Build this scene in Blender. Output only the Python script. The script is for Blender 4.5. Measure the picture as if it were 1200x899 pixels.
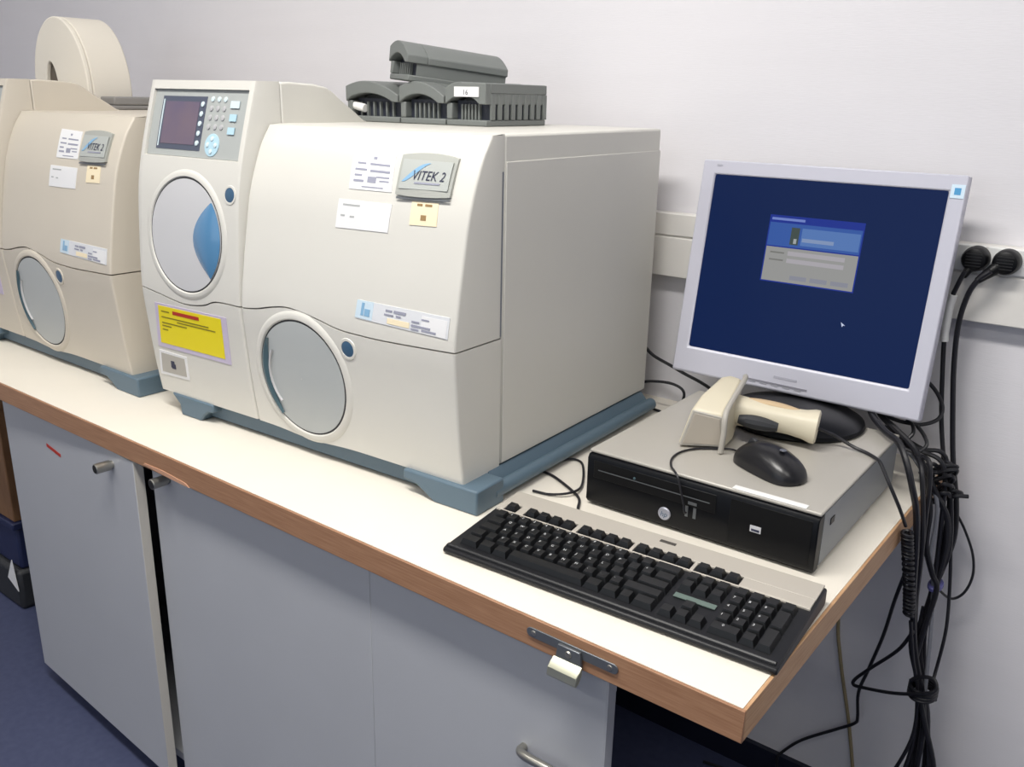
import bpy, bmesh, math, random
from mathutils import Vector, Matrix, Euler

for _o in list(bpy.data.objects):
    bpy.data.objects.remove(_o, do_unlink=True)
SC = bpy.context.scene
COL = SC.collection
random.seed(7)
PI = math.pi
T = 0.76                      # height of the worktop above the floor (m)

# ------------------------------------------------------------------ camera
cam_d = bpy.data.cameras.new('camera')
cam_d.sensor_width = 36.0
cam_d.lens = 1047.3 / 1200 * 36.0
cam_d.clip_start = 0.02
cam = bpy.data.objects.new('camera', cam_d)
COL.objects.link(cam)
_yaw, _pit, _rol = 0.6538, -0.3095, 0.0213
_f = Vector((-math.sin(_yaw) * math.cos(_pit), math.cos(_yaw) * math.cos(_pit), math.sin(_pit)))
_r = Vector((math.cos(_yaw), math.sin(_yaw), 0))
_u = _r.cross(_f)
_r2 = math.cos(_rol) * _r + math.sin(_rol) * _u
_u2 = -math.sin(_rol) * _r + math.cos(_rol) * _u
_m = Matrix((_r2, _u2, -_f)).transposed().to_4x4()
_m.translation = Vector((0.2651, -0.7375, 0.5758 + T))
cam.matrix_world = _m
SC.camera = cam

# ------------------------------------------------------------------ world, lights, exposure
w = bpy.data.worlds.new('world')
SC.world = w
w.use_nodes = True
w.node_tree.nodes['Background'].inputs[0].default_value = (0.8, 0.87, 1.0, 1)
w.node_tree.nodes['Background'].inputs[1].default_value = 0.3
SC.view_settings.view_transform = 'Standard'
SC.view_settings.look = 'None'
SC.view_settings.exposure = 0.0
SC.view_settings.gamma = 1.0
SC.view_settings.use_curve_mapping = False
LIGHT_POWER = 30.0
LIGHT_COLOR = (1.0, 0.97, 0.925)
# ceiling fixtures: (x, y, power factor); the window wall behind the camera is daylight
FIXTURES = [(-0.45, -0.55, 1.36), (1.25, -0.55, 0.32), (-2.15, -0.55, 0.24), (-0.45, -2.2, 0.35), (1.25, -2.2, 0.2), (-2.15, -2.2, 0.2)]
DAYLIGHT = 15.0
ROOM = dict(x0=-3.5, x1=2.2, y0=-3.4, y1=0.82, h=2.7)


# ================================================================== helpers
def lin(c):
    return tuple(((v / 255) / 12.92 if v / 255 <= 0.04045 else ((v / 255 + 0.055) / 1.055) ** 2.4) for v in c)


MATS = {}


def mat(name, rgb, rough=0.5, metal=0.0, noise=0.0, nscale=40.0, bump=0.0, bscale=200.0, spec=0.5,
        stretch=None, rgb2=None, emit=None, estr=1.0, coat=0.0, trans=0.0):
    if name in MATS:
        return MATS[name]
    m = bpy.data.materials.new(name)
    m.use_nodes = True
    nt = m.node_tree
    b = nt.nodes['Principled BSDF']
    base = lin(rgb)
    b.inputs['Roughness'].default_value = rough
    b.inputs['Metallic'].default_value = metal
    b.inputs['Specular IOR Level'].default_value = spec
    b.inputs['Coat Weight'].default_value = coat
    b.inputs['Transmission Weight'].default_value = trans
    b.inputs['Base Color'].default_value = (*base, 1)
    if noise > 0 or bump > 0 or rgb2:
        tc = nt.nodes.new('ShaderNodeTexCoord')
        mp = nt.nodes.new('ShaderNodeMapping')
        nt.links.new(tc.outputs['Object'], mp.inputs[0])
        if stretch:
            mp.inputs['Scale'].default_value = stretch
    if noise > 0 or rgb2:
        n = nt.nodes.new('ShaderNodeTexNoise')
        n.inputs['Scale'].default_value = nscale
        n.inputs['Detail'].default_value = 4
        nt.links.new(mp.outputs[0], n.inputs['Vector'])
        r = nt.nodes.new('ShaderNodeValToRGB')
        if rgb2:
            c1, c2 = base, lin(rgb2)
        else:
            c1 = tuple(v * (1 - noise) for v in base)
            c2 = tuple(min(1, v * (1 + noise)) for v in base)
        r.color_ramp.elements[0].position = 0.3
        r.color_ramp.elements[1].position = 0.7
        r.color_ramp.elements[0].color = (*c1, 1)
        r.color_ramp.elements[1].color = (*c2, 1)
        nt.links.new(n.outputs['Fac'], r.inputs[0])
        nt.links.new(r.outputs[0], b.inputs['Base Color'])
    if bump > 0:
        n2 = nt.nodes.new('ShaderNodeTexNoise')
        n2.inputs['Scale'].default_value = bscale
        n2.inputs['Detail'].default_value = 3
        nt.links.new(mp.outputs[0], n2.inputs['Vector'])
        bp = nt.nodes.new('ShaderNodeBump')
        bp.inputs['Strength'].default_value = bump
        bp.inputs['Distance'].default_value = 0.002
        nt.links.new(n2.outputs['Fac'], bp.inputs['Height'])
        nt.links.new(bp.outputs[0], b.inputs['Normal'])
    if emit:
        b.inputs['Emission Color'].default_value = (*lin(emit), 1)
        b.inputs['Emission Strength'].default_value = estr
    MATS[name] = m
    return m


class MB:
    """collects geometry for ONE mesh object"""

    def __init__(self):
        self.v, self.f = [], []

    def add(self, vs, fs, M=None):
        o = len(self.v)
        for p in vs:
            p = Vector(p)
            self.v.append(M @ p if M else p)
        for f in fs:
            self.f.append(tuple(i + o for i in f))
        return self

    def box(self, x0, x1, y0, y1, z0, z1, M=None):
        vs = [(x0, y0, z0), (x1, y0, z0), (x1, y1, z0), (x0, y1, z0), (x0, y0, z1), (x1, y0, z1), (x1, y1, z1), (x0, y1, z1)]
        fs = [(0, 3, 2, 1), (4, 5, 6, 7), (0, 1, 5, 4), (1, 2, 6, 5), (2, 3, 7, 6), (3, 0, 4, 7)]
        return self.add(vs, fs, M)

    def prism(self, poly, axis, a, b, M=None):
        """poly: 2-D outline; extruded along axis from a to b. axis x: (y,z); y: (x,z); z: (x,y)"""
        n = len(poly)

        def mk(p, t):
            return {'x': (t, p[0], p[1]), 'y': (p[0], t, p[1]), 'z': (p[0], p[1], t)}[axis]
        vs = [mk(p, a) for p in poly] + [mk(p, b) for p in poly]
        fs = [tuple(range(n)), tuple(range(2 * n - 1, n - 1, -1))]
        fs += [(i, i + n, (i + 1) % n + n, (i + 1) % n) for i in range(n)]
        return self.add(vs, fs, M)

    def lathe(self, prof, n=32, M=None, cap=True):
        """prof: list of (r, h) revolved about z"""
        vs, fs = [], []
        for r, h in prof:
            for k in range(n):
                a = 2 * PI * k / n
                vs.append((r * math.cos(a), r * math.sin(a), h))
        for i in range(len(prof) - 1):
            for k in range(n):
                k2 = (k + 1) % n
                fs.append((i * n + k, i * n + k2, (i + 1) * n + k2, (i + 1) * n + k))
        if cap:
            if prof[0][0] > 1e-6:
                fs.append(tuple(range(n - 1, -1, -1)))
            if prof[-1][0] > 1e-6:
                fs.append(tuple((len(prof) - 1) * n + k for k in range(n)))
        return self.add(vs, fs, M)

    def tube(self, pts, r, n=8, sub=6, M=None, smooth=True, taper=None):
        P = [Vector(p) for p in pts]
        if smooth and len(P) > 2:
            Q = []
            E = [P[0] * 2 - P[1]] + P + [P[-1] * 2 - P[-2]]
            for i in range(1, len(E) - 2):
                for k in range(sub):
                    t = k / sub
                    a, b, c, d = E[i - 1], E[i], E[i + 1], E[i + 2]
                    Q.append(0.5 * ((2 * b) + (c - a) * t + (2 * a - 5 * b + 4 * c - d) * t * t + (3 * b - a - 3 * c + d) * t ** 3))
            Q.append(P[-1])
            P = Q
        vs, fs = [], []
        up = None
        for i, p in enumerate(P):
            d = (P[min(i + 1, len(P) - 1)] - P[max(i - 1, 0)])
            if d.length < 1e-9:
                d = Vector((0, 0, 1))
            d.normalize()
            if up is None:
                up = Vector((0, 0, 1)) if abs(d.z) < 0.9 else Vector((1, 0, 0))
            s = d.cross(up)
            if s.length < 1e-6:
                s = d.orthogonal()
            s.normalize()
            up = s.cross(d)
            rr = r if taper is None else r * taper(i / (len(P) - 1))
            for k in range(n):
                a = 2 * PI * k / n
                vs.append(p + (s * math.cos(a) + up * math.sin(a)) * rr)
        m = len(P)
        for i in range(m - 1):
            for k in range(n):
                k2 = (k + 1) % n
                fs.append((i * n + k, i * n + k2, (i + 1) * n + k2, (i + 1) * n + k))
        fs.append(tuple(range(n - 1, -1, -1)))
        fs.append(tuple((m - 1) * n + k for k in range(n)))
        return self.add(vs, fs, M)

    def grid(self, rows, closed=False, M=None):
        """rows: list of equal-length vertex rows"""
        n = len(rows[0])
        vs = [p for r in rows for p in r]
        fs = []
        for i in range(len(rows) - 1):
            for j in range(n - 1 if not closed else n):
                j2 = (j + 1) % n
                fs.append((i * n + j, i * n + j2, (i + 1) * n + j2, (i + 1) * n + j))
        return self.add(vs, fs, M)

    def build(self, name, material, parent=None, bevel=0.0, seg=2, angle=35, flat=False, recalc=True):
        me = bpy.data.meshes.new(name)
        me.from_pydata([tuple(p) for p in self.v], [], self.f)
        if recalc:
            bm = bmesh.new()
            bm.from_mesh(me)
            bmesh.ops.recalc_face_normals(bm, faces=bm.faces)
            bm.to_mesh(me)
            bm.free()
        if not flat:
            me.polygons.foreach_set('use_smooth', [True] * len(me.polygons))
            me.set_sharp_from_angle(angle=math.radians(angle))
        me.materials.append(material)
        o = bpy.data.objects.new(name, me)
        COL.objects.link(o)
        if parent:
            o.parent = parent
        if bevel > 0:
            bv = o.modifiers.new('bevel', 'BEVEL')
            bv.width = bevel
            bv.segments = seg
            bv.limit_method = 'ANGLE'
            bv.angle_limit = math.radians(40)
            bv.harden_normals = False
        return o


def tag(o, label, cat=None, group=None, kind=None):
    if label:
        o['label'] = label
    if cat:
        o['category'] = cat
    if group:
        o['group'] = group
    if kind:
        o['kind'] = kind
    return o


def thing(name, label, cat, loc=(0, 0, 0), rz=0.0, group=None):
    e = bpy.data.objects.new(name, None)
    e.empty_display_size = 0.05
    COL.objects.link(e)
    e.location = loc
    e.rotation_euler = (0, 0, rz)
    return tag(e, label, cat, group)


def text_geo(s, size, shear=0.0):
    """outline of a string as (verts, faces) in the XY plane, origin at its left baseline"""
    cu = bpy.data.curves.new('lettering', 'FONT')
    cu.body = s
    cu.size = size
    cu.shear = shear
    cu.resolution_u = 2
    ob = bpy.data.objects.new('lettering', cu)
    COL.objects.link(ob)
    bpy.context.view_layer.update()
    dg = bpy.context.evaluated_depsgraph_get()
    me = bpy.data.meshes.new_from_object(ob.evaluated_get(dg))
    vs = [tuple(v.co) for v in me.vertices]
    fs = [tuple(p.vertices) for p in me.polygons]
    bpy.data.objects.remove(ob, do_unlink=True)
    bpy.data.meshes.remove(me)
    bpy.data.curves.remove(cu)
    return vs, fs


def interp(x, pts):
    if x <= pts[0][0]:
        return pts[0][1]
    for (a, b), (c, d) in zip(pts, pts[1:]):
        if x <= c:
            return b + (d - b) * (x - a) / (c - a)
    return pts[-1][1]


def smooth_interp(x, pts):
    """Catmull-Rom through (x, y) points, clamped ends"""
    if x <= pts[0][0]:
        return pts[0][1]
    if x >= pts[-1][0]:
        return pts[-1][1]
    for i in range(len(pts) - 1):
        if x <= pts[i + 1][0]:
            x0, y0 = pts[i]
            x1, y1 = pts[i + 1]
            h = x1 - x0
            t = (x - x0) / h

            def sl(k):
                if k == 0 or k == len(pts) - 1:
                    j = 0 if k == 0 else k - 1
                    return (pts[j + 1][1] - pts[j][1]) / (pts[j + 1][0] - pts[j][0])
                return (pts[k + 1][1] - pts[k - 1][1]) / (pts[k + 1][0] - pts[k - 1][0])
            m0, m1 = sl(i) * h, sl(i + 1) * h
            return (2 * t ** 3 - 3 * t * t + 1) * y0 + (t ** 3 - 2 * t * t + t) * m0 + (-2 * t ** 3 + 3 * t * t) * y1 + (t ** 3 - t * t) * m1


# ================================================================== materials
M_wall = mat('wall_paint', (224, 222, 226), 0.75, bump=0.12, bscale=60, stretch=(1, 1, 9), noise=0.012, nscale=3)
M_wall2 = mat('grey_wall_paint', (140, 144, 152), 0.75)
M_ceil = mat('ceiling_paint', (235, 235, 232), 0.9)
M_floor = mat('blue_linoleum', (60, 66, 94), 0.5, rgb2=(68, 74, 102), nscale=60)
M_base = mat('dark_skirting', (22, 26, 44), 0.5)
M_lam = mat('white_laminate', (230, 224, 212), 0.38, noise=0.015, nscale=8, bump=0.05, bscale=300)
M_wood = mat('beech_edge', (168, 128, 98), 0.5, rgb2=(146, 106, 78), nscale=14, stretch=(1.2, 6, 30))
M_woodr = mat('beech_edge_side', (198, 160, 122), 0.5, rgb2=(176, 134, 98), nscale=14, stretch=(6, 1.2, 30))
M_cab = mat('grey_cabinet', (174, 176, 181), 0.42, noise=0.02, nscale=5)
M_cabedge = mat('cabinet_edge_band', (196, 192, 184), 0.5)
M_dark = mat('black_recess', (14, 14, 18), 0.8)
M_steel = mat('brushed_steel', (170, 168, 160), 0.32, metal=0.9)
M_steel2 = mat('zinc_plate', (120, 124, 128), 0.4, metal=0.7)
M_brass = mat('pale_brass', (196, 196, 176), 0.28, metal=0.85)
M_trunk = mat('trunking_plastic', (226, 223, 218), 0.42)
M_black = mat('black_plastic', (12, 13, 16), 0.4, spec=.25)
M_blackm = mat('black_matt', (15, 15, 18), 0.6)
M_cord = mat('black_cable', (24, 24, 30), 0.45)
M_cordg = mat('grey_cable', (120, 122, 130), 0.5)
M_beige_cord = mat('beige_cable', (150, 136, 104), 0.55)
M_white = mat('white_plastic', (232, 232, 230), 0.4)
M_paper = mat('white_label', (226, 226, 227), 0.6)
M_ink = mat('label_ink', (148, 150, 166), 0.6)
M_body = mat('instrument_plastic', (211, 209, 202), 0.42, bump=0.06, bscale=600, noise=0.01, nscale=6)
M_body_beige = mat('instrument_plastic_beige', (202, 194, 180), 0.45, bump=0.06, bscale=600, noise=0.015, nscale=6)  # warmer, slightly darker plastic for the left analyser
M_blue = mat('instrument_base_blue', (88, 108, 122), 0.45)
M_door = mat('door_grey', (198, 198, 200), 0.4)
M_door2 = mat('door_grey_low', (176, 180, 180), 0.38)
M_gap = mat('seam_shade', (58, 58, 60), 0.8)  # dark colour painting the shade in the gaps round the doors
M_seamshade = mat('seam_gap_shade', (122, 126, 136), 0.6)  # grey that paints the darkness of the side seam
M_lens = mat('blue_lens', (84, 132, 172), 0.16, coat=0.4)
M_teal = mat('teal_grip', (74, 96, 104), 0.25)
M_dot = mat('blue_button', (60, 92, 120), 0.3)
M_disp = mat('display_bezel', (168, 172, 170), 0.42)
M_lcd = mat('lcd_glass', (98, 90, 112), 0.22, rgb2=(112, 98, 110), nscale=12)
M_lcdf = mat('lcd_frame', (78, 84, 100), 0.4)
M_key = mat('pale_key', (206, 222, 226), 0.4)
M_keyg = mat('grey_key', (178, 178, 180), 0.4)
M_pad = mat('pale_blue_pad', (176, 208, 222), 0.4)
M_badge = mat('badge_silver', (168, 170, 164), 0.4, metal=0.15)
M_badgein = mat('badge_inset', (178, 182, 178), 0.4, metal=0.1)
M_swoosh = mat('swoosh_blue', (130, 172, 204), 0.4)
M_text = mat('dark_lettering', (44, 48, 72), 0.5)
M_orange = mat('cream_label', (236, 222, 190), 0.6)
M_yellow = mat('yellow_label', (232, 214, 24), 0.5)
M_yborder = mat('label_border', (196, 186, 208), 0.55)
M_red = mat('red_print', (176, 44, 28), 0.5)
M_olive = mat('olive_print', (134, 122, 20), 0.55)
M_lblue = mat('light_blue_label', (198, 216, 228), 0.5)
M_cass = mat('cassette_grey', (112, 116, 114), 0.5)
M_cassd = mat('cassette_inner', (44, 48, 60), 0.55)
M_roll = mat('paper_roll', (226, 220, 208), 0.85, bump=0.1, bscale=150)
M_tray = mat('grey_tray', (134, 132, 130), 0.5)
M_silver = mat('pc_silver', (184, 180, 172), 0.4, metal=0.2)
M_pcside = mat('pc_side_grey', (140, 144, 148), 0.45, metal=0.2)
M_pcfront = mat('pc_front_black', (8, 10, 15), 0.4, spec=.2)
M_kb = mat('keyboard_black', (20, 21, 25), 0.42, spec=.35)
M_kcap = mat('keycap_black', (20, 21, 23), 0.36, spec=.4)
M_kbs = mat('keyboard_silver', (184, 178, 168), 0.42, metal=0.2)
M_bezel = mat('monitor_silver', (196, 196, 208), 0.4, metal=0.15)
M_monback = mat('monitor_back', (120, 122, 130), 0.5)
M_scan = mat('scanner_cream', (212, 204, 182), 0.45)
M_scang = mat('scanner_grey', (176, 172, 164), 0.45)
M_glass = mat('scanner_window', (178, 170, 158), 0.15)  # light tone paints the computer lid's reflection into the dark glass
M_screen = mat('screen_blue', (4, 6, 14), 0.3, emit=(14, 34, 78), estr=0.9, spec=.12)
M_brown = mat('brown_wood', (146, 108, 74), 0.55, rgb2=(128, 92, 60), nscale=12, stretch=(6, 6, 1))
M_navy = mat('navy_plastic', (34, 42, 78), 0.5)
M_charc = mat('charcoal_plastic', (40, 42, 46), 0.6)
M_lampw = mat('lamp_housing', (230, 230, 230), 0.5)
M_diff = mat('lamp_diffuser', (255, 255, 255), 0.5, emit=(255, 250, 238), estr=3.0)

# ================================================================== the room
R0 = ROOM


def structure(name, mb, m, label=None, **k):
    o = mb.build(name, m, **k)
    o['kind'] = 'structure'
    if label:
        o['label'] = label
    return o


structure('floor', MB().box(R0['x0'] - .1, R0['x1'] + .1, R0['y0'] - .1, R0['y1'] + .1, -0.1, 0), M_floor)
structure('wall_back', MB().box(R0['x0'], R0['x1'], R0['y1'], R0['y1'] + .1, 0, R0['h']), M_wall)
structure('wall_left', MB().box(R0['x0'] - .1, R0['x0'], R0['y0'], R0['y1'] + .1, 0, R0['h']), M_wall)
structure('wall_right', MB().box(R0['x1'], R0['x1'] + .1, R0['y0'], R0['y1'] + .1, 0, R0['h']), M_wall2)
structure('ceiling', MB().box(R0['x0'] - .1, R0['x1'] + .1, R0['y0'] - .1, R0['y1'] + .1, R0['h'], R0['h'] + .1), M_ceil)
# front wall (behind the camera) with a wide window that lets daylight in
WX0, WX1, WZ0, WZ1 = -2.6, 1.4, 0.95, 2.25
wf = MB()
wf.box(R0['x0'], R0['x1'], R0['y0'] - .1, R0['y0'], 0, WZ0)
wf.box(R0['x0'], R0['x1'], R0['y0'] - .1, R0['y0'], WZ1, R0['h'])
wf.box(R0['x0'], WX0, R0['y0'] - .1, R0['y0'], WZ0, WZ1)
wf.box(WX1, R0['x1'], R0['y0'] - .1, R0['y0'], WZ0, WZ1)
structure('wall_front', wf, M_wall2)
wfr = MB()
for zz in (WZ0, WZ1 - .05):
    wfr.box(WX0, WX1, R0['y0'] - .08, R0['y0'] - .02, zz, zz + .05)
for k in range(5):
    xx = WX0 + (WX1 - WX0 - .05) * k / 4
    wfr.box(xx, xx + .05, R0['y0'] - .08, R0['y0'] - .02, WZ0 + .05, WZ1 - .05)
structure('window_1', wfr, M_white)
structure('baseboard_back', MB().box(R0['x0'], R0['x1'], R0['y1'] - .012, R0['y1'], 0, 0.062), M_base)

# daylight through the window behind the camera
ld = bpy.data.lights.new('daylight', 'AREA')
ld.shape = 'RECTANGLE'
ld.size, ld.size_y = WX1 - WX0, WZ1 - WZ0
ld.energy = DAYLIGHT
ld.color = (0.80, 0.89, 1.0)
lo = bpy.data.objects.new('daylight', ld)
COL.objects.link(lo)
lo.location = ((WX0 + WX1) / 2, R0['y0'] - .12, (WZ0 + WZ1) / 2)
lo.rotation_euler = (math.radians(90), 0, 0)

# ceiling fluorescent fixtures
_names = ['right above the two instruments', 'above the right end of the worktop', 'above the far left of the worktop',
          'behind the camera in the middle of the room', 'behind the camera on the right', 'behind the camera on the left']
for (fx, fy, pf), nm in zip(FIXTURES, _names):
    t = thing('ceiling_light', 'long white fluorescent ceiling light ' + nm, 'ceiling light', (fx, fy, R0['h']), 0, 'ceiling lights')
    MB().prism([(-.62, -.07), (.62, -.07), (.60, 0), (-.60, 0)], 'y', -.16, .16).build('housing', M_lampw, t, bevel=.006)
    MB().box(-.6, .6, -.14, .14, -.076, -.0702).build('diffuser', M_diff, t)
    l = bpy.data.lights.new('tube', 'AREA')
    l.shape = 'RECTANGLE'
    l.size, l.size_y = 1.18, 0.27
    l.energy = LIGHT_POWER * pf
    l.color = LIGHT_COLOR
    lo = bpy.data.objects.new('tube', l)
    COL.objects.link(lo)
    lo.parent = t
    lo.location = (0, 0, -.08)

# ================================================================== cable trunking on the wall
TY = 0.79
t = thing('cable_trunking', 'white plastic cable trunking with power sockets along the wall', 'trunking', (0, R0['y1'], T + .255))
d = TY - R0['y1']
MB().box(-3.4, 2.1, d + .004, 0, 0, .120).build('backing', M_trunk, t, bevel=.003)
MB().box(-3.4, 2.1, d, d + .006, .0, .0755).build('lower_cover', M_trunk, t, bevel=.002)
MB().box(-3.4, -0.075, d, d + .006, .0785, .120).build('upper_cover', M_trunk, t, bevel=.002)
MB().box(0.255, 2.1, d, d + .006, .0785, .120).build('upper_cover', M_trunk, t, bevel=.002)
for k, x in enumerate((-0.028, 0.0375, 0.1, 0.165)):
    s = MB().box(x - .0465 if k == 0 else x - .031, x + .0325, d - .002, d + .006, .0785, .119).build('socket_plate', M_white, t, bevel=.002)
    if k > 1:
        MB().lathe([(.0, 0), (.019, 0), (.019, .002), (.0165, .002), (.0165, -.001), (0, -.001)], 28,
                   Matrix.Translation((x, d - .0025, .1)) @ Matrix.Rotation(PI / 2, 4, 'X')).build('socket_well', M_trunk, s)

# ================================================================== worktop
WL = -2.62
wt = thing('worktop', 'white laminate worktop with beech front edge carrying the two instruments', 'worktop', (0, 0, T))
MB().box(WL, -.004, .004, R0['y1'], -.0386, 0).build('laminate_top', M_lam, wt)
MB().box(WL, 0, 0, .004, -.0386, -.0004).build('front_edge_band', M_wood, wt, bevel=.0008)
MB().box(-.004, 0, .004, R0['y1'], -.0386, -.0004).build('side_edge_band', M_woodr, wt, bevel=.0008)
# worn, chipped patch of the edge above the door gap
MB().prism([(-1.09, -.034), (-1.02, -.0372), (-.955, -.0384), (-.965, -.033), (-1.03, -.029), (-1.085, -.0305)], 'y', -.0012, .001).build('chipped_edge', mat('bare_wood', (196, 150, 122), 0.7), wt)
# lock strike plate let into the edge
lp = thing('locking_hasp', 'zinc strike plate with folded metal hasp screwed to worktop edge', 'hasp', (-.207, 0, T - .0175))
pl = []
for k in range(9):
    a = PI / 2 + PI * k / 8
    pl.append((-.056 + .0062 * math.cos(a), .0062 * math.sin(a)))
for k in range(9):
    a = -PI / 2 + PI * k / 8
    pl.append((.056 + .0062 * math.cos(a), .0062 * math.sin(a)))
MB().prism(pl, 'y', -.0022, -.0002).build('strike_plate', M_steel2, lp, bevel=.0006)
for x in (-.052, .052):
    MB().lathe([(0, .0012), (.0028, .0008), (.0036, 0)], 14, Matrix.Translation((x, -.0022, 0)) @ Matrix.Rotation(PI / 2, 4, 'X')).build('screw', M_steel, lp)
MB().prism([(-.015, .004), (.015, .004), (.018, -.016), (-.018, -.016)], 'y', -.0065, -.0022).build('hasp_block', M_steel2, lp, bevel=.001)
hp = MB().prism([(-.0065, -.012), (-.014, -.017), (-.0185, -.021), (-.0200, -.030), (-.0185, -.033), (-.012, -.030), (-.0065, -.022)], 'x', -.020, .020)
hp.build('folded_lip', M_brass, lp, bevel=.001)
MB().lathe([(0, .002), (.0035, .0015), (.0045, 0)], 14, Matrix.Translation((0, -.0065, -.004)) @ Matrix.Rotation(PI / 2, 4, 'X')).build('screw', M_steel, lp)

# ================================================================== cabinets under the worktop
CF = 0.045                      # carcass front
CZ0, CZ1 = 0.05, T - .0392     # carcass bottom (door bottom) and top
ca = thing('base_cabinet', 'grey two-door base cabinet under the instruments, left door ajar', 'cabinet', (-1.688, CF, 0))
cw = 1.123
cb = MB()
cb.box(0, .018, 0, .55, CZ0, CZ1)
cb.box(cw - .018, cw, 0, .55, CZ0, CZ1)
cb.box(.018, cw - .018, .53, .55, CZ0, CZ1)
cb.box(.018, cw - .018, 0, .53, CZ0, CZ0 + .018)
cb.box(.018, cw - .018, .02, .53, CZ1 - .018, CZ1 - .001)
cb.build('carcass', M_cab, ca, bevel=.001)
MB().box(.01, cw - .01, .05, .54, 0, CZ0).build('plinth', M_base, ca)
# left door, ajar on its left hinge
DW1 = .556
d1 = MB().box(0, DW1, -.019, -.001, CZ0, CZ1 - .003).build('door', M_cab, ca, bevel=.001)
d1.location = (.004, 0, 0)
d1.rotation_euler = (0, 0, -.044)
tag(d1, 'left grey door standing slightly ajar')
MB().box(DW1, DW1 + .0015, -.0185, -.0015, CZ0, CZ1 - .003).build('edge_band', M_cabedge, d1)


def knob(parent, x, z):
    Mk = Matrix.Translation((x, -.019, z)) @ Matrix.Rotation(PI / 2, 4, 'X')
    MB().lathe([(.0, 0), (.0075, 0), (.0075, .004), (.0095, .005), (.0095, .031), (.0085, .032), (0, .032)], 20, Mk).build('knob', M_steel, parent)
    MB().lathe([(0, .0325), (.0075, .0325), (.0078, .032), (0, .032)], 20, Mk).build('knob_recess', M_dark, parent)


knob(d1, .478, .692)
MB().prism([(.20, .6505), (.26, .6435), (.26, .6505), (.20, .6575)], 'y', -.0196, -.019).build('red_sticker', M_red, d1)
d2 = MB().box(.576, cw, -.019, -.001, CZ0, CZ1 - .003).build('door', M_cab, ca, bevel=.001)
knob(d2, .626, .698)

cb2 = thing('cupboard_front', 'grey cupboard front with bow handle below the keyboard', 'cupboard', (-.565, CF, 0))
cw2 = .393
d3 = MB().box(.0008, cw2, -.019, -.001, CZ0, CZ1 - .003).build('panel', M_cab, cb2, bevel=.0008)
MB().box(cw2, cw2 + .0014, -.0185, -.0015, CZ0, CZ1 - .003).build('edge_band', M_cab, d3)
MB().box(.002, cw2 - .01, 0, .02, CZ1 - .06, CZ1).build('fixing_rail', M_cab, cb2)
MB().box(.0, cw2 - .005, 0, .016, 0, CZ0 - .001).build('plinth', M_base, cb2)
hm = MB()
hx, hz = .322, .556
hm.tube([(hx - .045, -.019, hz - .006), (hx - .043, -.030, hz - .004), (hx - .03, -.038, hz), (hx, -.040, hz + .002), (hx + .03, -.038, hz), (hx + .043, -.030, hz - .004), (hx + .045, -.019, hz - .006)], .0058, 12, 6)
hm.build('bow_handle', M_steel, d3)

# stack of odd things on the floor beyond the cabinet, far left
MB_ = MB().box(-2.50, -2.03, .13, .55, 0, .115)
o = MB_.build('storage_tray', M_charc, None, bevel=.012)
tag(o, 'charcoal plastic tray on the blue floor at the far left', 'tray')
t = thing('storage_crate', 'navy blue plastic crate standing on the charcoal tray, far left', 'crate', (-2.235, .345, .115))
MB().box(-.2, .2, -.2, .2, 0, .12).build('crate_body', M_navy, t, bevel=.008)
MB().box(-.21, .21, -.21, .21, .12, .14).build('rim', M_navy, t, bevel=.004)
t = thing('wooden_box', 'brown wooden box on top of the navy crate, far left', 'box', (-2.235, .345, .255))
MB().box(-.2, .2, -.2, .2, 0, .31).build('box_body', M_brown, t, bevel=.003)
MB().box(-.205, .205, -.205, .205, .31, .33).build('lid', M_brown, t, bevel=.003)
pm = MB().prism([(-2.085, .085), (-2.032, .060), (-2.045, .150)], 'y', .1265, .1285)
o = pm.build('paper_sheet', M_paper)
tag(o, 'white paper corner propped against the charcoal tray', 'paper')


# ================================================================== the instruments
# local frame: x = 0 at the right side of the front cover, y = 0 at the front-most line, z = 0 on the worktop
CP = [(.030, .0212), (.038, .020), (.10, .0115), (.176, .0045), (.241, 0.0), (.297, .007), (.373, .0208), (.423, .0315), (.465, .046), (.50, .062), (.5237, .078), (.56, .10)]
TP = [(.030, .0212), (.038, .020), (.10, .0115), (.176, .0045), (.241, 0.0), (.337, .0058), (.418, .0140), (.470, .0250), (.532, .0430), (.593, .0620), (.62, .07)]
WAVE = [(-.727, .2385), (-.677, .232), (-.62, .2235), (-.588, .2225), (-.545, .2285), (-.52, .2375), (-.485, .2395), (-.449, .239), (-.411, .2427), (-.375, .2505),
        (-.340, .2552), (-.31, .2530), (-.269, .2470), (-.226, .2388), (-.18, .2365), (-.131, .2362), (0.01, .2411)]


def cprof(z):
    return smooth_interp(z, CP)


def tprof(z):
    return smooth_interp(z, TP)


def wave(x):
    return smooth_interp(x, WAVE)


XT0, XT1 = -.7265, -.4508       # tower
XC0, XC1 = -.4488, 0.0          # cover
YB = .108


def frange(a, b, n):
    return [a + (b - a) * i / n for i in range(n + 1)]


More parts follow.
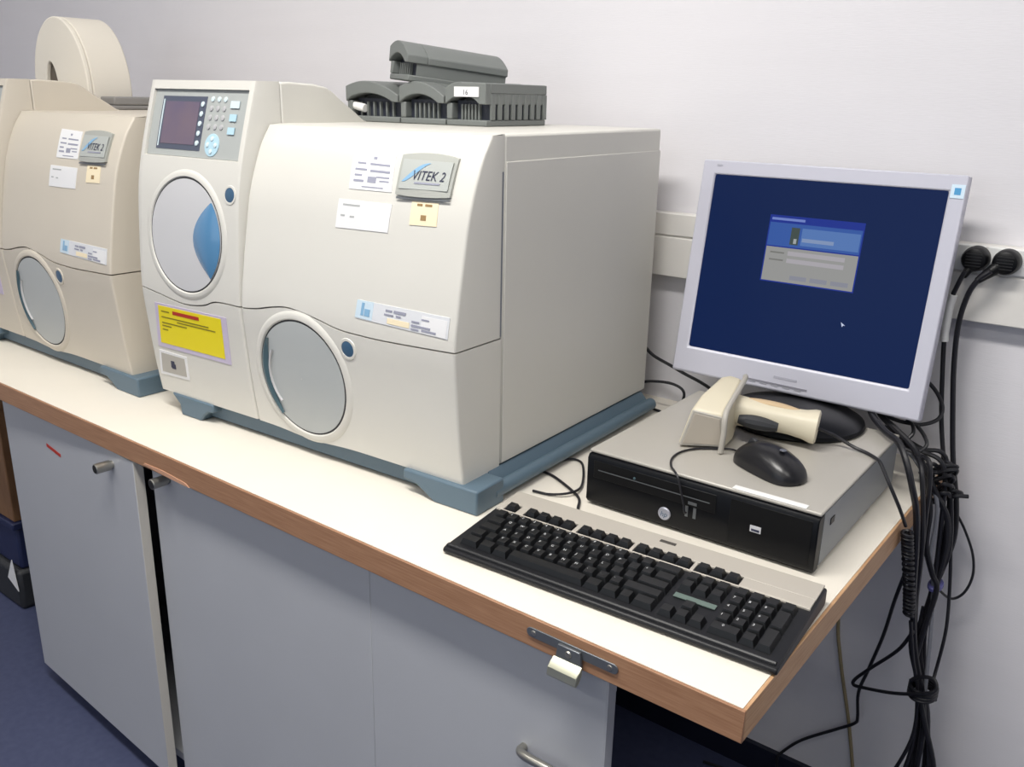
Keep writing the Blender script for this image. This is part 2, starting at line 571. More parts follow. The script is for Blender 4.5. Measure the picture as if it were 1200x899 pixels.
def front_panel(xs, zrows, prof, yb, rr, extra=None, ztop=None):
    """curved front shell: xs columns, zrows(x) -> list of z; walls run back to yb"""
    mb = MB()
    x0, x1 = xs[0], xs[-1]
    cols = []
    for x in xs:
        dl = min(x - x0, x1 - x)
        ro = 0.0
        if dl < rr:
            ro = rr - math.sqrt(max(0, rr * rr - (rr - dl) ** 2))
        c = []
        for z in zrows(x):
            y = prof(z) + ro
            if extra:
                y += extra(x, z)
            c.append((x, y, z))
        cols.append(c)
    mb.grid(cols)
    nz = len(cols[0])
    # side walls
    for c in (cols[0], cols[-1]):
        mb.grid([c, [(p[0], yb, min(p[2], ztop) if ztop else p[2]) for p in c]])
    for j in (0, nz - 1):
        row = [c[j] for c in cols]
        zb = (lambda p: ztop if (ztop and j == nz - 1) else p[2])
        mb.grid([row, [(p[0], yb, zb(p)) for p in row]])
    bm = bmesh.new()
    vv = [bm.verts.new(p) for p in mb.v]
    for f in mb.f:
        try:
            bm.faces.new([vv[i] for i in f])
        except ValueError:
            pass
    bmesh.ops.remove_doubles(bm, verts=bm.verts, dist=1e-5)
    out = MB()
    bm.verts.index_update()
    out.v = [v.co.copy() for v in bm.verts]
    out.f = [tuple(v.index for v in f.verts) for f in bm.faces]
    bm.free()
    return out


def ring(cx, cz, rings, prof, seg=64, a0=0, a1=2 * PI):
    """rings: list of (r, proud) following the curved front"""
    mb = MB()
    full = abs(a1 - a0 - 2 * PI) < 1e-6
    rows = []
    for r, off in rings:
        row = []
        for k in range(seg if full else seg + 1):
            a = a0 + (a1 - a0) * k / seg
            x, z = cx + r * math.cos(a), cz + r * math.sin(a)
            row.append((x, prof(z) - off, z))
        rows.append(row)
    mb.grid(rows, closed=full)
    return mb


def disc(cx, cz, R, prof, off, dome=0.0, seg=48):
    rs = [(R, off - .003), (R, off)] + [(R * k / 5, off + dome * (1 - (k / 5) ** 2)) for k in (4, 3, 2, 1)] + [(R * .01, off + dome)]
    return ring(cx, cz, rs, prof, seg)


def patch(quad, prof, off, n=8, thick=.0012):
    """plate on the curved front; quad (x,z): tl, tr, br, bl"""
    tl, tr, br, bl = quad
    mb = MB()
    rows, back = [], []
    for i in range(n + 1):
        s = i / n
        row = []
        for j in range(n + 1):
            q = j / n
            x = (tl[0] * (1 - q) + tr[0] * q) * (1 - s) + (bl[0] * (1 - q) + br[0] * q) * s
            z = (tl[1] * (1 - q) + tr[1] * q) * (1 - s) + (bl[1] * (1 - q) + br[1] * q) * s
            row.append((x, prof(z) - off, z))
        rows.append(row)
    mb.grid(rows)
    per = rows[0] + [r[-1] for r in rows[1:]] + rows[-1][-2::-1] + [r[0] for r in rows[-2:0:-1]]
    mb.grid([per, [(p[0], p[1] + thick, p[2]) for p in per]], closed=True)
    return mb


def quad_pt(quad, u, v):
    tl, tr, br, bl = quad
    return ((tl[0] * (1 - u) + tr[0] * u) * (1 - v) + (bl[0] * (1 - u) + br[0] * u) * v,
            (tl[1] * (1 - u) + tr[1] * u) * (1 - v) + (bl[1] * (1 - u) + br[1] * u) * v)


def sub(quad, u0, u1, v0, v1):
    return [quad_pt(quad, u0, v0), quad_pt(quad, u1, v0), quad_pt(quad, u1, v1), quad_pt(quad, u0, v1)]


def prints(quad, bars, prof, off):
    mb = MB()
    for u0, u1, v0, v1 in bars:
        q = patch(sub(quad, u0, u1, v0, v1), prof, off, 2, .0004)
        mb.add(q.v, q.f)
    return mb


def surf_text(s, quad, u, v, h, prof, off, shear=0.0, fit=None):
    """lettering laid on a plate; h: letter height in plate fraction, fit: width in plate fraction"""
    vs, fs = text_geo(s, 1.0, shear)
    w_ = max(p[0] for p in vs)
    hh = max(p[1] for p in vs)
    out = []
    for p in vs:
        uu = u + (p[0] / w_) * fit
        vv = v - (p[1] / hh) * h
        x, z = quad_pt(quad, uu, vv)
        out.append((x, prof(z) - off, z))
    return MB().add(out, fs)


def make_instrument():
    t = thing('analyser', '', 'analyser')
    G = t
    # --- chassis
    ch = MB().box(XT0 + .002, XC1 - .0005, YB + .0015, .5876, .040, .5285)
    ch.build('chassis', M_body, G, bevel=.004)
    MB().box(-.010, -.0012, YB - .0042, YB + .0016, .243, .478).build('seam_gap_shade', M_seamshade, G)  # strip in the side seam, coloured as the darkness of the gap
    MB().box(XT1, -.0008, YB - .0045, YB + .0016, .4782, .5283).build('seam_filler', M_body, G)
    MB().box(-.0004, .0016, YB + .0045, .5855, .043, .4915).build('side_panel', M_body, G, bevel=.0012)
    # --- tower behind the display: long hump that slopes down to the top
    prof = [(YB + .0015, .40), (YB + .0015, .592), (.13, .593), (.185, .5905), (.213, .586), (.228, .578), (.245, .566), (.275, .548), (.300, .532), (.312, .5285), (.312, .40)]
    MB().prism(prof, 'x', XT0 + .001, XT1 + .0005).build('tower_hump', M_body, G, bevel=.003)
    # --- front shells
    xs = [XC0, XC0 + .001, XC0 + .003, XC0 + .006] + frange(XC0 + .012, XC1 - .014, 40) + [XC1 - .0045, XC1 - .003, XC1 - .0018, XC1 - .0007, XC1]
    front_panel(xs, lambda x: [wave(x) + .0012] + frange(wave(x) + .0035, .5237, 26) + [.527], cprof, YB - .004, .0045, ztop=.5285).build('upper_cover', M_body, G, angle=40)
    front_panel(xs, lambda x: [.038 - .006 * math.exp(-((x + .317) / .06) ** 2)] + frange(.042, wave(x) - .0012, 14), cprof, YB, .0045).build('lower_cover', M_body, G, angle=40)
    dx0, dx1, dz0, dz1 = -.7125, -.4625, .4695, .5785

    def rec(x, z):
        # display recess with a gently curved lower edge
        zb = dz0 + .004 * math.sin(PI * (x - dx0) / (dx1 - dx0)) * 0
        return .006 if (dx0 < x < dx1 and zb < z < dz1) else 0.0
    xt = [XT0, XT0 + .0015, XT0 + .004] + [dx0 - .0003, dx0 + .0003] + frange(dx0 + .006, dx1 - .006, 26) + [dx1 - .0003, dx1 + .0003] + [XT1 - .005, XT1 - .002, XT1]
    front_panel(xt, lambda x: [wave(x) + .0012] + frange(wave(x) + .004, dz0 - .004, 16) + [dz0 - .0003, dz0 + .0003] + frange(dz0 + .01, dz1 - .01, 6) + [dz1 - .0003, dz1 + .0003, .588, .5915, .593],
                tprof, YB, .005, extra=rec, ztop=.593).build('tower_front', M_body, G, angle=40)
    xt2 = [XT0, XT0 + .0015, XT0 + .004] + frange(XT0 + .01, XT1 - .008, 26) + [XT1 - .004, XT1 - .0015, XT1]
    front_panel(xt2, lambda x: [.038] + frange(.042, wave(x) - .0012, 12), tprof, YB, .005).build('tower_lower_front', M_body, G, angle=40)
    # --- display
    ins = .0047
    dq = [(dx0 + .001, dz1 - .001), (dx1 - .001, dz1 - .001), (dx1 - .001, dz0 + .001), (dx0 + .001, dz0 + .001)]
    dp = patch(dq, tprof, -ins, 8).build('display_bezel', M_disp, G)
    sq = sub(dq, .095, .575, .095, .90)
    fr = patch(sq, tprof, -ins + .0008, 8).build('lcd_frame', M_lcdf, dp)
    patch(sub(sq, .085, .86, .10, .90), tprof, -ins + .0014, 6).build('lcd_screen', M_lcd, dp)
    patch(sub(sq, .025, .05, .06, .95), tprof, -ins + .0013, 6).build('lcd_pale_strip', M_key, dp)  # narrow pale strip down the left of the LCD frame
    for k in range(5):
        x, z = quad_pt(sq, .93, .14 + .18 * k)
        disc(x, z, .0042, tprof, -ins + .0022, .0008, 16).build('soft_key', M_key, dp)
    for r in range(4):
        for c in range(3):
            x, z = quad_pt(dq, .635 + .066 * c, .13 + .135 * r)
            disc(x, z, .0042, tprof, -ins + .0014, .0006, 12).build('number_key', M_keyg if r else M_key, dp)
    for r, wd in enumerate((.011, .0085, .0085)):
        x, z = quad_pt(dq, .875, .20 + .19 * r)
        patch([(x - wd, z + .0055), (x + wd, z + .0055), (x + wd, z - .0055), (x - wd, z - .0055)], tprof, -ins + .0022, 2).build('function_key', M_pad if r else M_key, dp)
    x, z = quad_pt(dq, .70, .80)
    disc(x, z, .018, tprof, -ins + .0012, .0005, 28).build('cursor_pad', M_pad, dp)
    for a in range(4):
        disc(x + .010 * math.cos(a * PI / 2), z + .010 * math.sin(a * PI / 2), .0038, tprof, -ins + .0026, .0006, 12).build('cursor_key', M_key, dp)
    # --- upper round loading door with blue finger lens
    cx, cz, R = -.588, .342, .094
    ring(cx, cz, [(R + .016, -.001), (R + .0135, .0012), (R + .009, .0026), (R + .0045, .0024), (R + .0028, .0005), (R + .0026, -.002)], tprof, 72).build('door_bezel', M_body, G)
    ring(cx, cz, [(R + .0034, .0004), (R - .002, .0004)], tprof, 72).build('door_gap_shade', M_gap, G)  # dark ring painted in as the shade of the gap
    ud = disc(cx, cz, R, tprof, .0012, .0015, 72).build('loading_door', M_door, G)
    L = MB()
    rows = []
    z0, z1 = .2765, .4015
    for i in range(25):
        s = i / 24
        z = z0 + (z1 - z0) * s
        h = (z - .342) / R
        xr = cx + R * math.sqrt(max(0, 1 - h * h)) - .001
        hh = (z - .339) / .0625
        xl = -.5665 + .047 * abs(hh) ** 1.9
        xl = min(xl, xr)
        row = []
        for j in range(13):
            q = j / 12
            x = xl + (xr - xl) * q
            bul = .0024 + .0075 * math.sin(PI * q) * max(0, 1 - hh * hh)
            row.append((x, tprof(z) - bul, z))
        rows.append(row)
    L.grid(rows)
    L.build('finger_lens', M_lens, ud)
    x, z = -.4735, .4175
    ring(x, z, [(.0155, 0), (.0150, .0012), (.0118, .0012), (.0114, 0)], tprof, 32).build('button_rim', M_body, G)
    disc(x, z, .0115, tprof, .0008, .0012, 28).build('eject_button', M_dot, G)
    # --- lower round waste door with dark grip
    cx, cz, R = -.3165, .1415, .094
    ring(cx, cz, [(R + .018, -.001), (R + .015, .0014), (R + .010, .0030), (R + .005, .0028), (R + .003, .0008), (R + .0028, -.002)], cprof, 72).build('door_bezel', M_body, G)
    ring(cx, cz, [(R + .0036, .0006), (R - .002, .0006)], cprof, 72).build('door_gap_shade', M_gap, G)  # painted gap shade round the waste door
    wd_ = disc(cx, cz, R, cprof, .0014, .0018, 72).build('waste_door', M_door2, G)
    L = MB()
    rows = []
    for i in range(25):
        s = i / 24
        a = math.radians(140 + (232 - 140) * s)
        row = []
        for j in range(7):
            q = j / 6
            r = R - .0005 - q * .019 * math.sin(PI * (.04 + .92 * s)) ** .7
            x_, z_ = cx + r * math.cos(a), cz + r * math.sin(a)
            row.append((x_, cprof(z_) - .0024 - .004 * math.sin(PI * q), z_))
        rows.append(row)
    L.grid(rows)
    L.build('door_grip', M_teal, wd_)
    ring(cx, cz, [(R - .0205, .0030), (R - .0205, .0062), (R - .0225, .0062), (R - .0225, .0025)], cprof, 24, math.radians(148), math.radians(222)).build('grip_edge', M_door, wd_)
    x, z = -.2065, .211
    ring(x, z, [(.0175, 0), (.0165, .0014), (.0128, .0014), (.0122, 0)], cprof, 32).build('button_rim', M_body, G)
    disc(x, z, .0125, cprof, .0008, .0012, 28).build('eject_button', M_dot, G)
    # --- badge
    bq = [(-.1385, .4965), (-.0375, .4955), (-.0365, .4455), (-.1345, .4435)]
    bo = MB()
    rows = []
    for i in range(11):
        s = i / 10
        row = []
        for j in range(17):
            q = j / 16
            x, z = quad_pt(bq, q, s)
            z += .0045 * (1 - (2 * q - 1) ** 2) * (1 - s) - .002 * (1 - (2 * q - 1) ** 2) * s
            row.append((x, cprof(z) - .0040 - .0014 * math.sin(PI * q) - .001 * s, z))
        rows.append(row)
    bo.grid(rows)
    per = rows[0] + [r[-1] for r in rows[1:]] + rows[-1][-2::-1] + [r[0] for r in rows[-2:0:-1]]
    bo.grid([per, [(p[0], p[1] + .008, p[2]) for p in per]], closed=True)
    bd = bo.build('name_badge', M_badge, G)
    patch(sub(bq, .06, .95, .10, .84), cprof, .0068, 8).build('badge_inset', M_badgein, bd)
    sw = MB()
    rows = []
    for k in range(13):
        s = k / 12
        u = .10 + .46 * s
        v = .66 - .50 * math.sin(s * PI * .5)
        th = .005 + .16 * math.sin(PI * min(1, s * 1.02)) ** .8 * (1 - .6 * s)
        a_ = quad_pt(bq, u, v)
        b_ = quad_pt(bq, u + .02, v + th)
        rows.append([(a_[0], cprof(a_[1]) - .0074, a_[1]), (b_[0], cprof(b_[1]) - .0074, b_[1])])
    sw.grid(rows)
    sw.build('badge_swoosh', M_swoosh, bd)
    surf_text('VITEK 2', bq, .27, .60, .24, cprof, .0076, .25, fit=.60).build('badge_lettering', M_text, bd, flat=True)
    prints(bq, [(.34, .80, .655, .70)], cprof, .0076).build('badge_small_print', M_ink, bd, flat=True)
    prints(bq, [(.02, 1.0, 1.06, 1.11)], cprof, .0040).build('badge_lip_shadow', M_steel2, bd, flat=True)  # bar below the badge paints the shadow of its lip
    # --- paper labels on the upper cover
    q1 = [(-.237, .4985), (-.153, .4955), (-.1455, .4445), (-.229, .4440)]
    o1 = patch(q1, cprof, .0010).build('paper_label', M_paper, G)
    prints(q1, [(.5, .58, .12, .19), (.14, .34, .29, .335), (.44, .9, .29, .34), (.10, .38, .45, .50), (.46, .92, .46, .52),
                (.10, .28, .60, .65), (.62, .92, .62, .66), (.09, .33, .74, .80), (.42, .62, .64, .80), (.70, .92, .72, .76), (.3, .8, .90, .93)], cprof, .0014).build('label_print', M_ink, o1, flat=True)
    q2 = [(-.245, .4285), (-.1395, .4283), (-.141, .3893), (-.2455, .3875)]
    o2 = patch(q2, cprof, .0010).build('paper_label', M_paper, G)
    prints(q2, [(.10, .42, .14, .20), (.08, .16, .52, .58), (.26, .34, .54, .60)], cprof, .0014).build('label_print', mat('faint_ink', (170, 172, 172), .6), o2, flat=True)
    q3 = [(-.1036, .4360), (-.0562, .4365), (-.0536, .4057), (-.1027, .4040)]
    o3 = patch(q3, cprof, .0010).build('cream_label', M_orange, G)
    prints(q3, [(.22, .42, .08, .18), (.52, .78, .08, .18), (.40, .60, .55, .78)], cprof, .0014).build('label_print', mat('brown_ink', (150, 122, 80), .6), o3, flat=True)
    # --- sticker strip low on the upper cover
    q4 = [(-.1863, .2895), (-.0121, .2885), (-.0131, .2585), (-.189, .2625)]
    o4 = patch(q4, cprof, .0010, 12).build('sticker_strip', mat('clear_label', (214, 216, 220), .4), G)
    patch(sub(q4, .0, .19, .0, .96), cprof, .0013, 4).build('blue_sticker', M_lblue, o4)
    prints(q4, [(.06, .09, .1, .78), (.10, .16, .4, .78)], cprof, .0018).build('sticker_emblem', M_swoosh, o4, flat=True)
    prints(q4, [(.33, .40, .2, .3), (.42, .55, .18, .32), (.32, .42, .42, .5), (.45, .5, .4, .5), (.62, .70, .48, .56), (.62, .82, .66, .76), (.62, .70, .84, .92), (.73, .88, .80, .9), (.72, .8, .3, .38)], cprof, .0018).build('sticker_print', M_ink, o4, flat=True)
    prints(q4, [(.36, .60, .62, .9)], cprof, .0016).build('sticker_arrow', M_orange, o4, flat=True)
    patch(sub(q4, .72, .98, .16, .98), cprof, .0013, 4).build('white_sticker', M_paper, o4)
    # --- yellow warning label and small service label on the tower
    q5 = [(-.690, .2135), (-.4905, .2150), (-.4950, .1300), (-.7030, .1290)]
    o5 = patch(q5, tprof, .0010).build('label_border', M_yborder, G)
    q5i = sub(q5, .05, .93, .05, .90)
    y5 = patch(q5i, tprof, .0016).build('yellow_warning_label', M_yellow, G)
    prints(q5i, [(.24, .66, .08, .17)], tprof, .0021).build('red_heading', M_red, y5, flat=True)
    prints(q5i, [(.05, .18, .12, .15), (.05, .80, .27, .30), (.30, .9, .34, .37), (.05, .45, .42, .45), (.05, .20, .50, .53), (.05, .14, .60, .63)], tprof, .0021).build('label_print', M_olive, y5, flat=True)
    q6 = [(-.7035, .1215), (-.6225, .1205), (-.6265, .0750), (-.7140, .0720)]
    o6 = patch(q6, tprof, .0010).build('service_label_frame', M_paper, G)
    patch(sub(q6, .08, .92, .10, .88), tprof, .0015).build('service_label', mat('service_grey', (176, 172, 164), .5), o6)
    prints(q6, [(.42, .54, .34, .62), (.45, .58, .46, .66)], tprof, .0020).build('keyhole_mark', M_text, o6, flat=True)
    # --- blue base
    bs = MB()
    bs.box(XT0 + .03, .0, .080, .575, .022, .0395)
    bs.build('base_plate', M_blue, G, bevel=.003)
    # front feet: left, right (flared towards the floor), joined by a thin arched apron
    MB().prism([(-.665, 0), (-.607, 0), (-.598, .012), (-.585, .021), (-.570, .0225), (-.570, .0385), (-.69, .0385), (-.668, .02)], 'y', .016, .079).build('foot', M_blue, G, bevel=.003)
    MB().prism([(.031, 0), (-.050, 0), (-.064, .008), (-.085, .020), (-.11, .0225), (-.11, .0385), (.010, .0385), (.031, .0385)], 'y', .012, .079).build('foot', M_blue, G, bevel=.003)
    for xx in (-.665, -.06):
        MB().box(xx, xx + .07, .50, .56, 0, .022).build('foot', M_blue, G, bevel=.003)
    MB().box(-.60, -.06, .036, .079, .006, .0385).build('front_apron', M_blue, G)
    # right-hand rail of the base
    MB().prism([(.0, .0395), (.012, .026), (.016, .012), (.0, .012)], 'y', .0795, .575).build('rail_web', M_blue, G)
    ra = MB()
    ra.tube([(.021, .06, .0175), (.021, .08, .0180), (.021, .57, .0180), (.021, .578, .0175)], .0115, 16, 1, smooth=False)
    ra.build('side_rail', M_blue, G)
    return t


def copy_tree(o, parent=None):
    c = o.copy()
    COL.objects.link(c)
    c.parent = parent
    for ch in list(o.children):
        copy_tree(ch, c)
    return c


an1 = make_instrument()
an2 = copy_tree(an1)
an1.location = (-.5115, .1463, T)
an1.rotation_euler = (0, 0, .0447)
tag(an1, 'large cream benchtop analyser with yellow warning label, beside the monitor', 'analyser', 'benchtop analysers')
an2.location = (-1.352, .1207, T)
an2.rotation_euler = (0, 0, -.001)
tag(an2, 'beige benchtop analyser at the far left under the paper roll', 'analyser', 'benchtop analysers')


def remat(o, a, b):
    for s in o.material_slots:
        if s.material == a:
            s.link = 'OBJECT'
            s.material = b
    for c in o.children:
        remat(c, a, b)


remat(an2, M_body, M_body_beige)


def on_analyser(p, rot=.0447, loc=(-.5115, .1463)):
    c, s = math.cos(rot), math.sin(rot)
    return (loc[0] + p[0] * c - p[1] * s, loc[1] + p[0] * s + p[1] * c)


# ================================================================== cassettes on top of the right analyser
def cassette(name, label, loc, rot, front_w=.128, length=.165, h=.071, tagged=False, flat_side=False, ribbed=True):
    """card cassette: arched hood over an open slotted front, ribbed long sides"""
    t = thing(name, label, 'cassette', loc, 0, 'grey cassettes on the analyser')
    t.rotation_euler = rot
    hw = front_w / 2
    MB().box(-hw, hw, 0, length, 0, .010).build('cassette_base', M_cass, t, bevel=.002)
    # dark core with the slots
    MB().box(-hw + .012, hw - .006, .016, length - .004, .0101, h - .030).build('slot_core', M_cassd, t)
    # slot dividers in the open front
    for k in range(6):
        x = -hw + .026 + k * (front_w - .05) / 5
        MB().box(x - .0016, x + .0016, .010, .0158, .0102, h - .036).build('slot_divider', M_cass, t)
    # cheeks left and right of the open front
    MB().box(-hw, -hw + .012, .0, .030, .0102, h - .034).build('cheek', M_cass, t, bevel=.002)
    # arched hood
    arch = [(-hw, h - .036)]
    for k in range(15):
        q = k / 14
        x = -hw + front_w * q
        arch.append((x, h - .002 if (flat_side and q > .38) else h - .028 + .028 * math.sin(PI * (.22 + .74 * q)) ** .9))
    arch.append((hw, h - .036))
    inner = []
    for k in range(11):
        q = 1 - k / 10
        x = -hw + .014 + (front_w - .028) * q
        inner.append((x, h - .041 + .020 * math.sin(PI * (.2 + .75 * q)) ** .7))
    hood = MB().prism(arch + inner, 'y', -.004, .034)
    hood.build('hood', M_cass, t, bevel=.0015)
    MB().prism(arch, 'y', .0341, length, None).build('top_cover', M_cass, t, bevel=.002)
    # ribbed right side
    MB().box(hw - .0059, hw - .0035, .016, length - .002, .0102, h - .034).build('side_wall', M_cassd if ribbed else M_cass, t)
    if flat_side:
        MB().box(hw - .0034, hw + .0012, .010, length, h - .018, h - .0025).build('side_rail', M_cass, t, bevel=.001)
    n = 9 if ribbed else 0
    for k in range(n):
        y = .018 + k * (length - .022) / (n - 1)
        MB().box(hw - .0034, hw + .001, y - .0058, y + .0058, .0102, h - .0185 if flat_side else h - .036).build('rib', M_cass, t, bevel=.001)
    if tagged:
        lb = MB().box(-.022, .030, -.0058, -.0042, h - .024, h - .008).build('tag_label', M_paper, t)
        tx, tf = text_geo('16', .012)
        MB().add([(p[0] - .004, -.0061, p[1] + h - .021) for p in tx], tf).build('tag_lettering', M_text, lb, flat=True)
    return t


CZ = T + .5288
for (x, nm, tg, ln, fw) in ((-.449, 'leftmost grey slotted cassette behind the display tower', False, .165, .128), (-.331, 'middle grey slotted cassette under the tilted one', False, .165, .102),
                            (-.234, 'rightmost grey cassette with white number tag and ribbed side', True, .178, .086)):
    px, py = on_analyser((x, .322))
    cassette('card_cassette', nm, (px, py, CZ), (0, 0, .0447), tagged=tg, length=ln, front_w=fw, flat_side=tg)
px, py = on_analyser((-.398, .335))
cassette('card_cassette', 'grey cassette lying tilted on top of the others', (px, py, CZ + .0735), (math.radians(-6), math.radians(2), .0447 - .50), front_w=.098, length=.19, h=.066, ribbed=False)
# small white tube end beside the hump
o = MB().lathe([(0, 0), (.007, 0), (.0075, .004), (.0075, .03), (.005, .033), (0, .033)], 16, Matrix.Translation((*on_analyser((-.475, .33)), T + .552)) @ Matrix.Rotation(-1.4, 4, 'Y')).build('sample_tube', M_white)
tag(o, 'small white tube poking out left of the cassettes', 'tube')

# ================================================================== half-round drum cover on the left analyser
RX, RY, RZ = -2.085, .425, T + .5288
tr = thing('cover_tray', 'flat grey tray under the half-round white cover', 'tray', (RX, RY, RZ))
MB().box(-.16, .215, .012, .24, 0, .010).build('tray_floor', M_tray, tr, bevel=.003)
MB().box(.150, .215, .03, .21, .0102, .030).build('tray_block', M_tray, tr, bevel=.004)
rl = thing('drum_cover', 'big white half-round cover with dark notch on the left analyser', 'cover', (RX, RY + .013, RZ + .0102))
HW, HH = .132, .205
arch = [(-HW, 0)] + [(-HW * math.cos(PI * k / 40), .035 + (HH - .035) * math.sin(PI * k / 40)) for k in range(41)] + [(HW, 0)]
nx0, nx1, nh = -.074, -.010, .100
notch = [(nx1, 0)] + [((nx0 + nx1) / 2 + (nx1 - nx0) / 2 * math.cos(PI * k / 12), nh * math.sin(PI * k / 12) ** .9) for k in range(1, 12)] + [(nx0, 0)]
MB().prism(arch + notch, 'y', 0, .012).build('face_plate', M_roll, rl, bevel=.003)
MB().prism(arch, 'y', .0122, .115).build('drum_body', M_roll, rl, bevel=.004)
MB().prism([(nx1, 0.001)] + [(p[0], p[1] + .001) for p in notch[1:-1]] + [(nx0, 0.001)], 'y', .0105, .0121).build('notch_recess', mat('core_brown', (96, 88, 78), .8), rl)

# ================================================================== desktop computer
PX, PY, PA, PW, PD, PH = -.3861, .3031, .0134, .3425, .362, .0871
pc = thing('desktop_computer', 'flat silver and black desktop computer lying under the monitor', 'computer', (PX, PY, T), PA)
MB().box(.002, PW - .002, .016, PD, .006, PH - .006).build('chassis', M_pcside, pc, bevel=.002)
MB().box(0, PW, .002, PD + .001, PH - .0055, PH).build('top_cover', M_silver, pc, bevel=.002)
MB().box(PW - .0019, PW - .0004, .018, PD - .002, .008, PH - .006).build('side_panel', M_pcside, pc)
MB().box(PW - .0003, PW + .0006, .045, .060, .055, .064).build('side_latch', M_black, pc)
fb = MB().prism([(.0, .004), (-.004, .010), (-.004, PH - .012), (.0, PH - .006), (.0155, PH - .006), (.0155, .004)], 'x', 0, PW).build('front_bezel', M_pcfront, pc, bevel=.0015)
MB().box(.012, .205, -.0052, -.0040, .047, .074).build('drive_bay', M_black, pc, bevel=.001)
MB().box(.02, .196, -.0060, -.0052, .0595, .0607).build('drive_slot', M_steel2, pc)
MB().box(.165, .178, -.0062, -.0052, .050, .054).build('drive_button', M_steel2, pc)
MB().box(.225, .335, -.0048, -.0040, .012, .076).build('floppy_panel', M_black, pc, bevel=.001)
Mx = Matrix.Translation((.130, -.004, .024)) @ Matrix.Rotation(PI / 2, 4, 'X')
em = MB().lathe([(0, .0026), (.0085, .0022), (.0095, .0010), (.0098, 0)], 28, Mx).build('round_emblem', mat('emblem_silver', (176, 178, 190), .35, metal=.5), pc)
tx, tf = text_geo('hp', .011, .2)
MB().add([(p[0] + .1245, -.0068, p[1] + .0205) for p in tx], tf).build('emblem_lettering', M_dot, em, flat=True)
for x in (.163, .175):
    MB().box(x - .0022, x + .0022, -.0046, -.0038, .030, .046).build('usb_port', M_steel2, pc)
MB().lathe([(0, .001), (.002, .001), (.002, 0)], 12, Matrix.Translation((.08, -.0052, .064)) @ Matrix.Rotation(PI / 2, 4, 'X')).build('indicator', M_teal, pc)
st = MB().box(.255, .270, -.0056, -.0048, .038, .047).build('processor_sticker', mat('sticker_silver', (200, 200, 205), .4), pc)
MB().box(.257, .268, -.0060, -.0056, .0395, .0425).build('sticker_print', M_text, st)
MB().box(.222, .322, .0022, .0145, PH + .0001, PH + .0008).build('strip_label', M_white, pc)
for x in (.03, PW - .03):
    for y in (.04, PD - .04):
        MB().lathe([(.012, 0), (.012, .006)], 16, Matrix.Translation((x, y, 0))).build('rubber_foot', M_blackm, pc)

# ================================================================== monitor
MC = Vector((-.236, .6964, .298))
ma_, mt_ = -.007, .1613
mo = thing('monitor', 'silver flat-panel monitor with blue login screen standing on the computer', 'monitor', (-.205, .625, T + PH), ma_)
# panel frame: X right, Y up the panel, Z towards the viewer
Rv = Vector((1, 0, 0))
Uv = Vector((0, math.sin(mt_), math.cos(mt_)))
Nv = Rv.cross(Uv)
Mp = Matrix((Rv, Uv, Nv)).transposed().to_4x4()
_c = MC - Vector((-.205, .625, PH))
_c = Matrix.Rotation(-ma_, 3, 'Z') @ _c
Mp.translation = _c
OW, OH = .4244 / 2, .3717 / 2
SW, SH, SY = .376 / 2, .301 / 2, .0117
bz = MB()


def frame(outer, inner, zo, zi, zb):
    vs, fs = [], []
    for (x0, x1, y0, y1), z in ((outer, zb), (outer, zo), (inner, zi), (inner, zi - .006)):
        vs += [(x0, y0, z), (x1, y0, z), (x1, y1, z), (x0, y1, z)]
    for r in range(3):
        for k in range(4):
            k2 = (k + 1) % 4
            fs.append((r * 4 + k, r * 4 + k2, (r + 1) * 4 + k2, (r + 1) * 4 + k))
    return vs, fs


v_, f_ = frame((-OW, OW, -OH, OH), (-SW, SW, SY - SH, SY + SH), .0, -.001, -.020)
bz.add(v_, f_, Mp)
bezel = bz.build('front_bezel', M_bezel, mo, bevel=.003)
MB().add(*frame((-OW + .004, OW - .004, -OH + .004, OH - .004), (-OW + .006, OW - .006, -OH + .006, OH - .006), -.018, -.019, -.026), Mp).build('seam_band', M_charc, mo)
bk = MB()
rows = []
for (s, z) in ((1.0, -.0205), (.985, -.030), (.90, -.042), (.62, -.056), (.30, -.060)):
    rows.append([(-OW * s, -OH * s, z), (OW * s, -OH * s, z), (OW * s, OH * s, z), (-OW * s, OH * s, z)])
bk.grid(rows, closed=True, M=Mp)
bk.add(rows[-1], [(0, 1, 2, 3)], Mp)
bk.build('back_shell', M_monback, mo, bevel=.002)
scr = MB().box(-SW, SW, SY - SH, SY + SH, -.006, -.004, Mp).build('screen', M_screen, mo)
# login window on the screen: measured (x, y) in panel coordinates


def on_screen(name, x0, x1, y0, y1, z, rgb, e, parent):
    m = mat('pixel_%d_%d_%d' % rgb, (4, 4, 8), .25, emit=rgb, estr=.82 * e, spec=.12)
    return MB().box(x0, x1, y0, y1, -.0040 + z - .0002, -.0040 + z, Mp).build(name, m, parent)


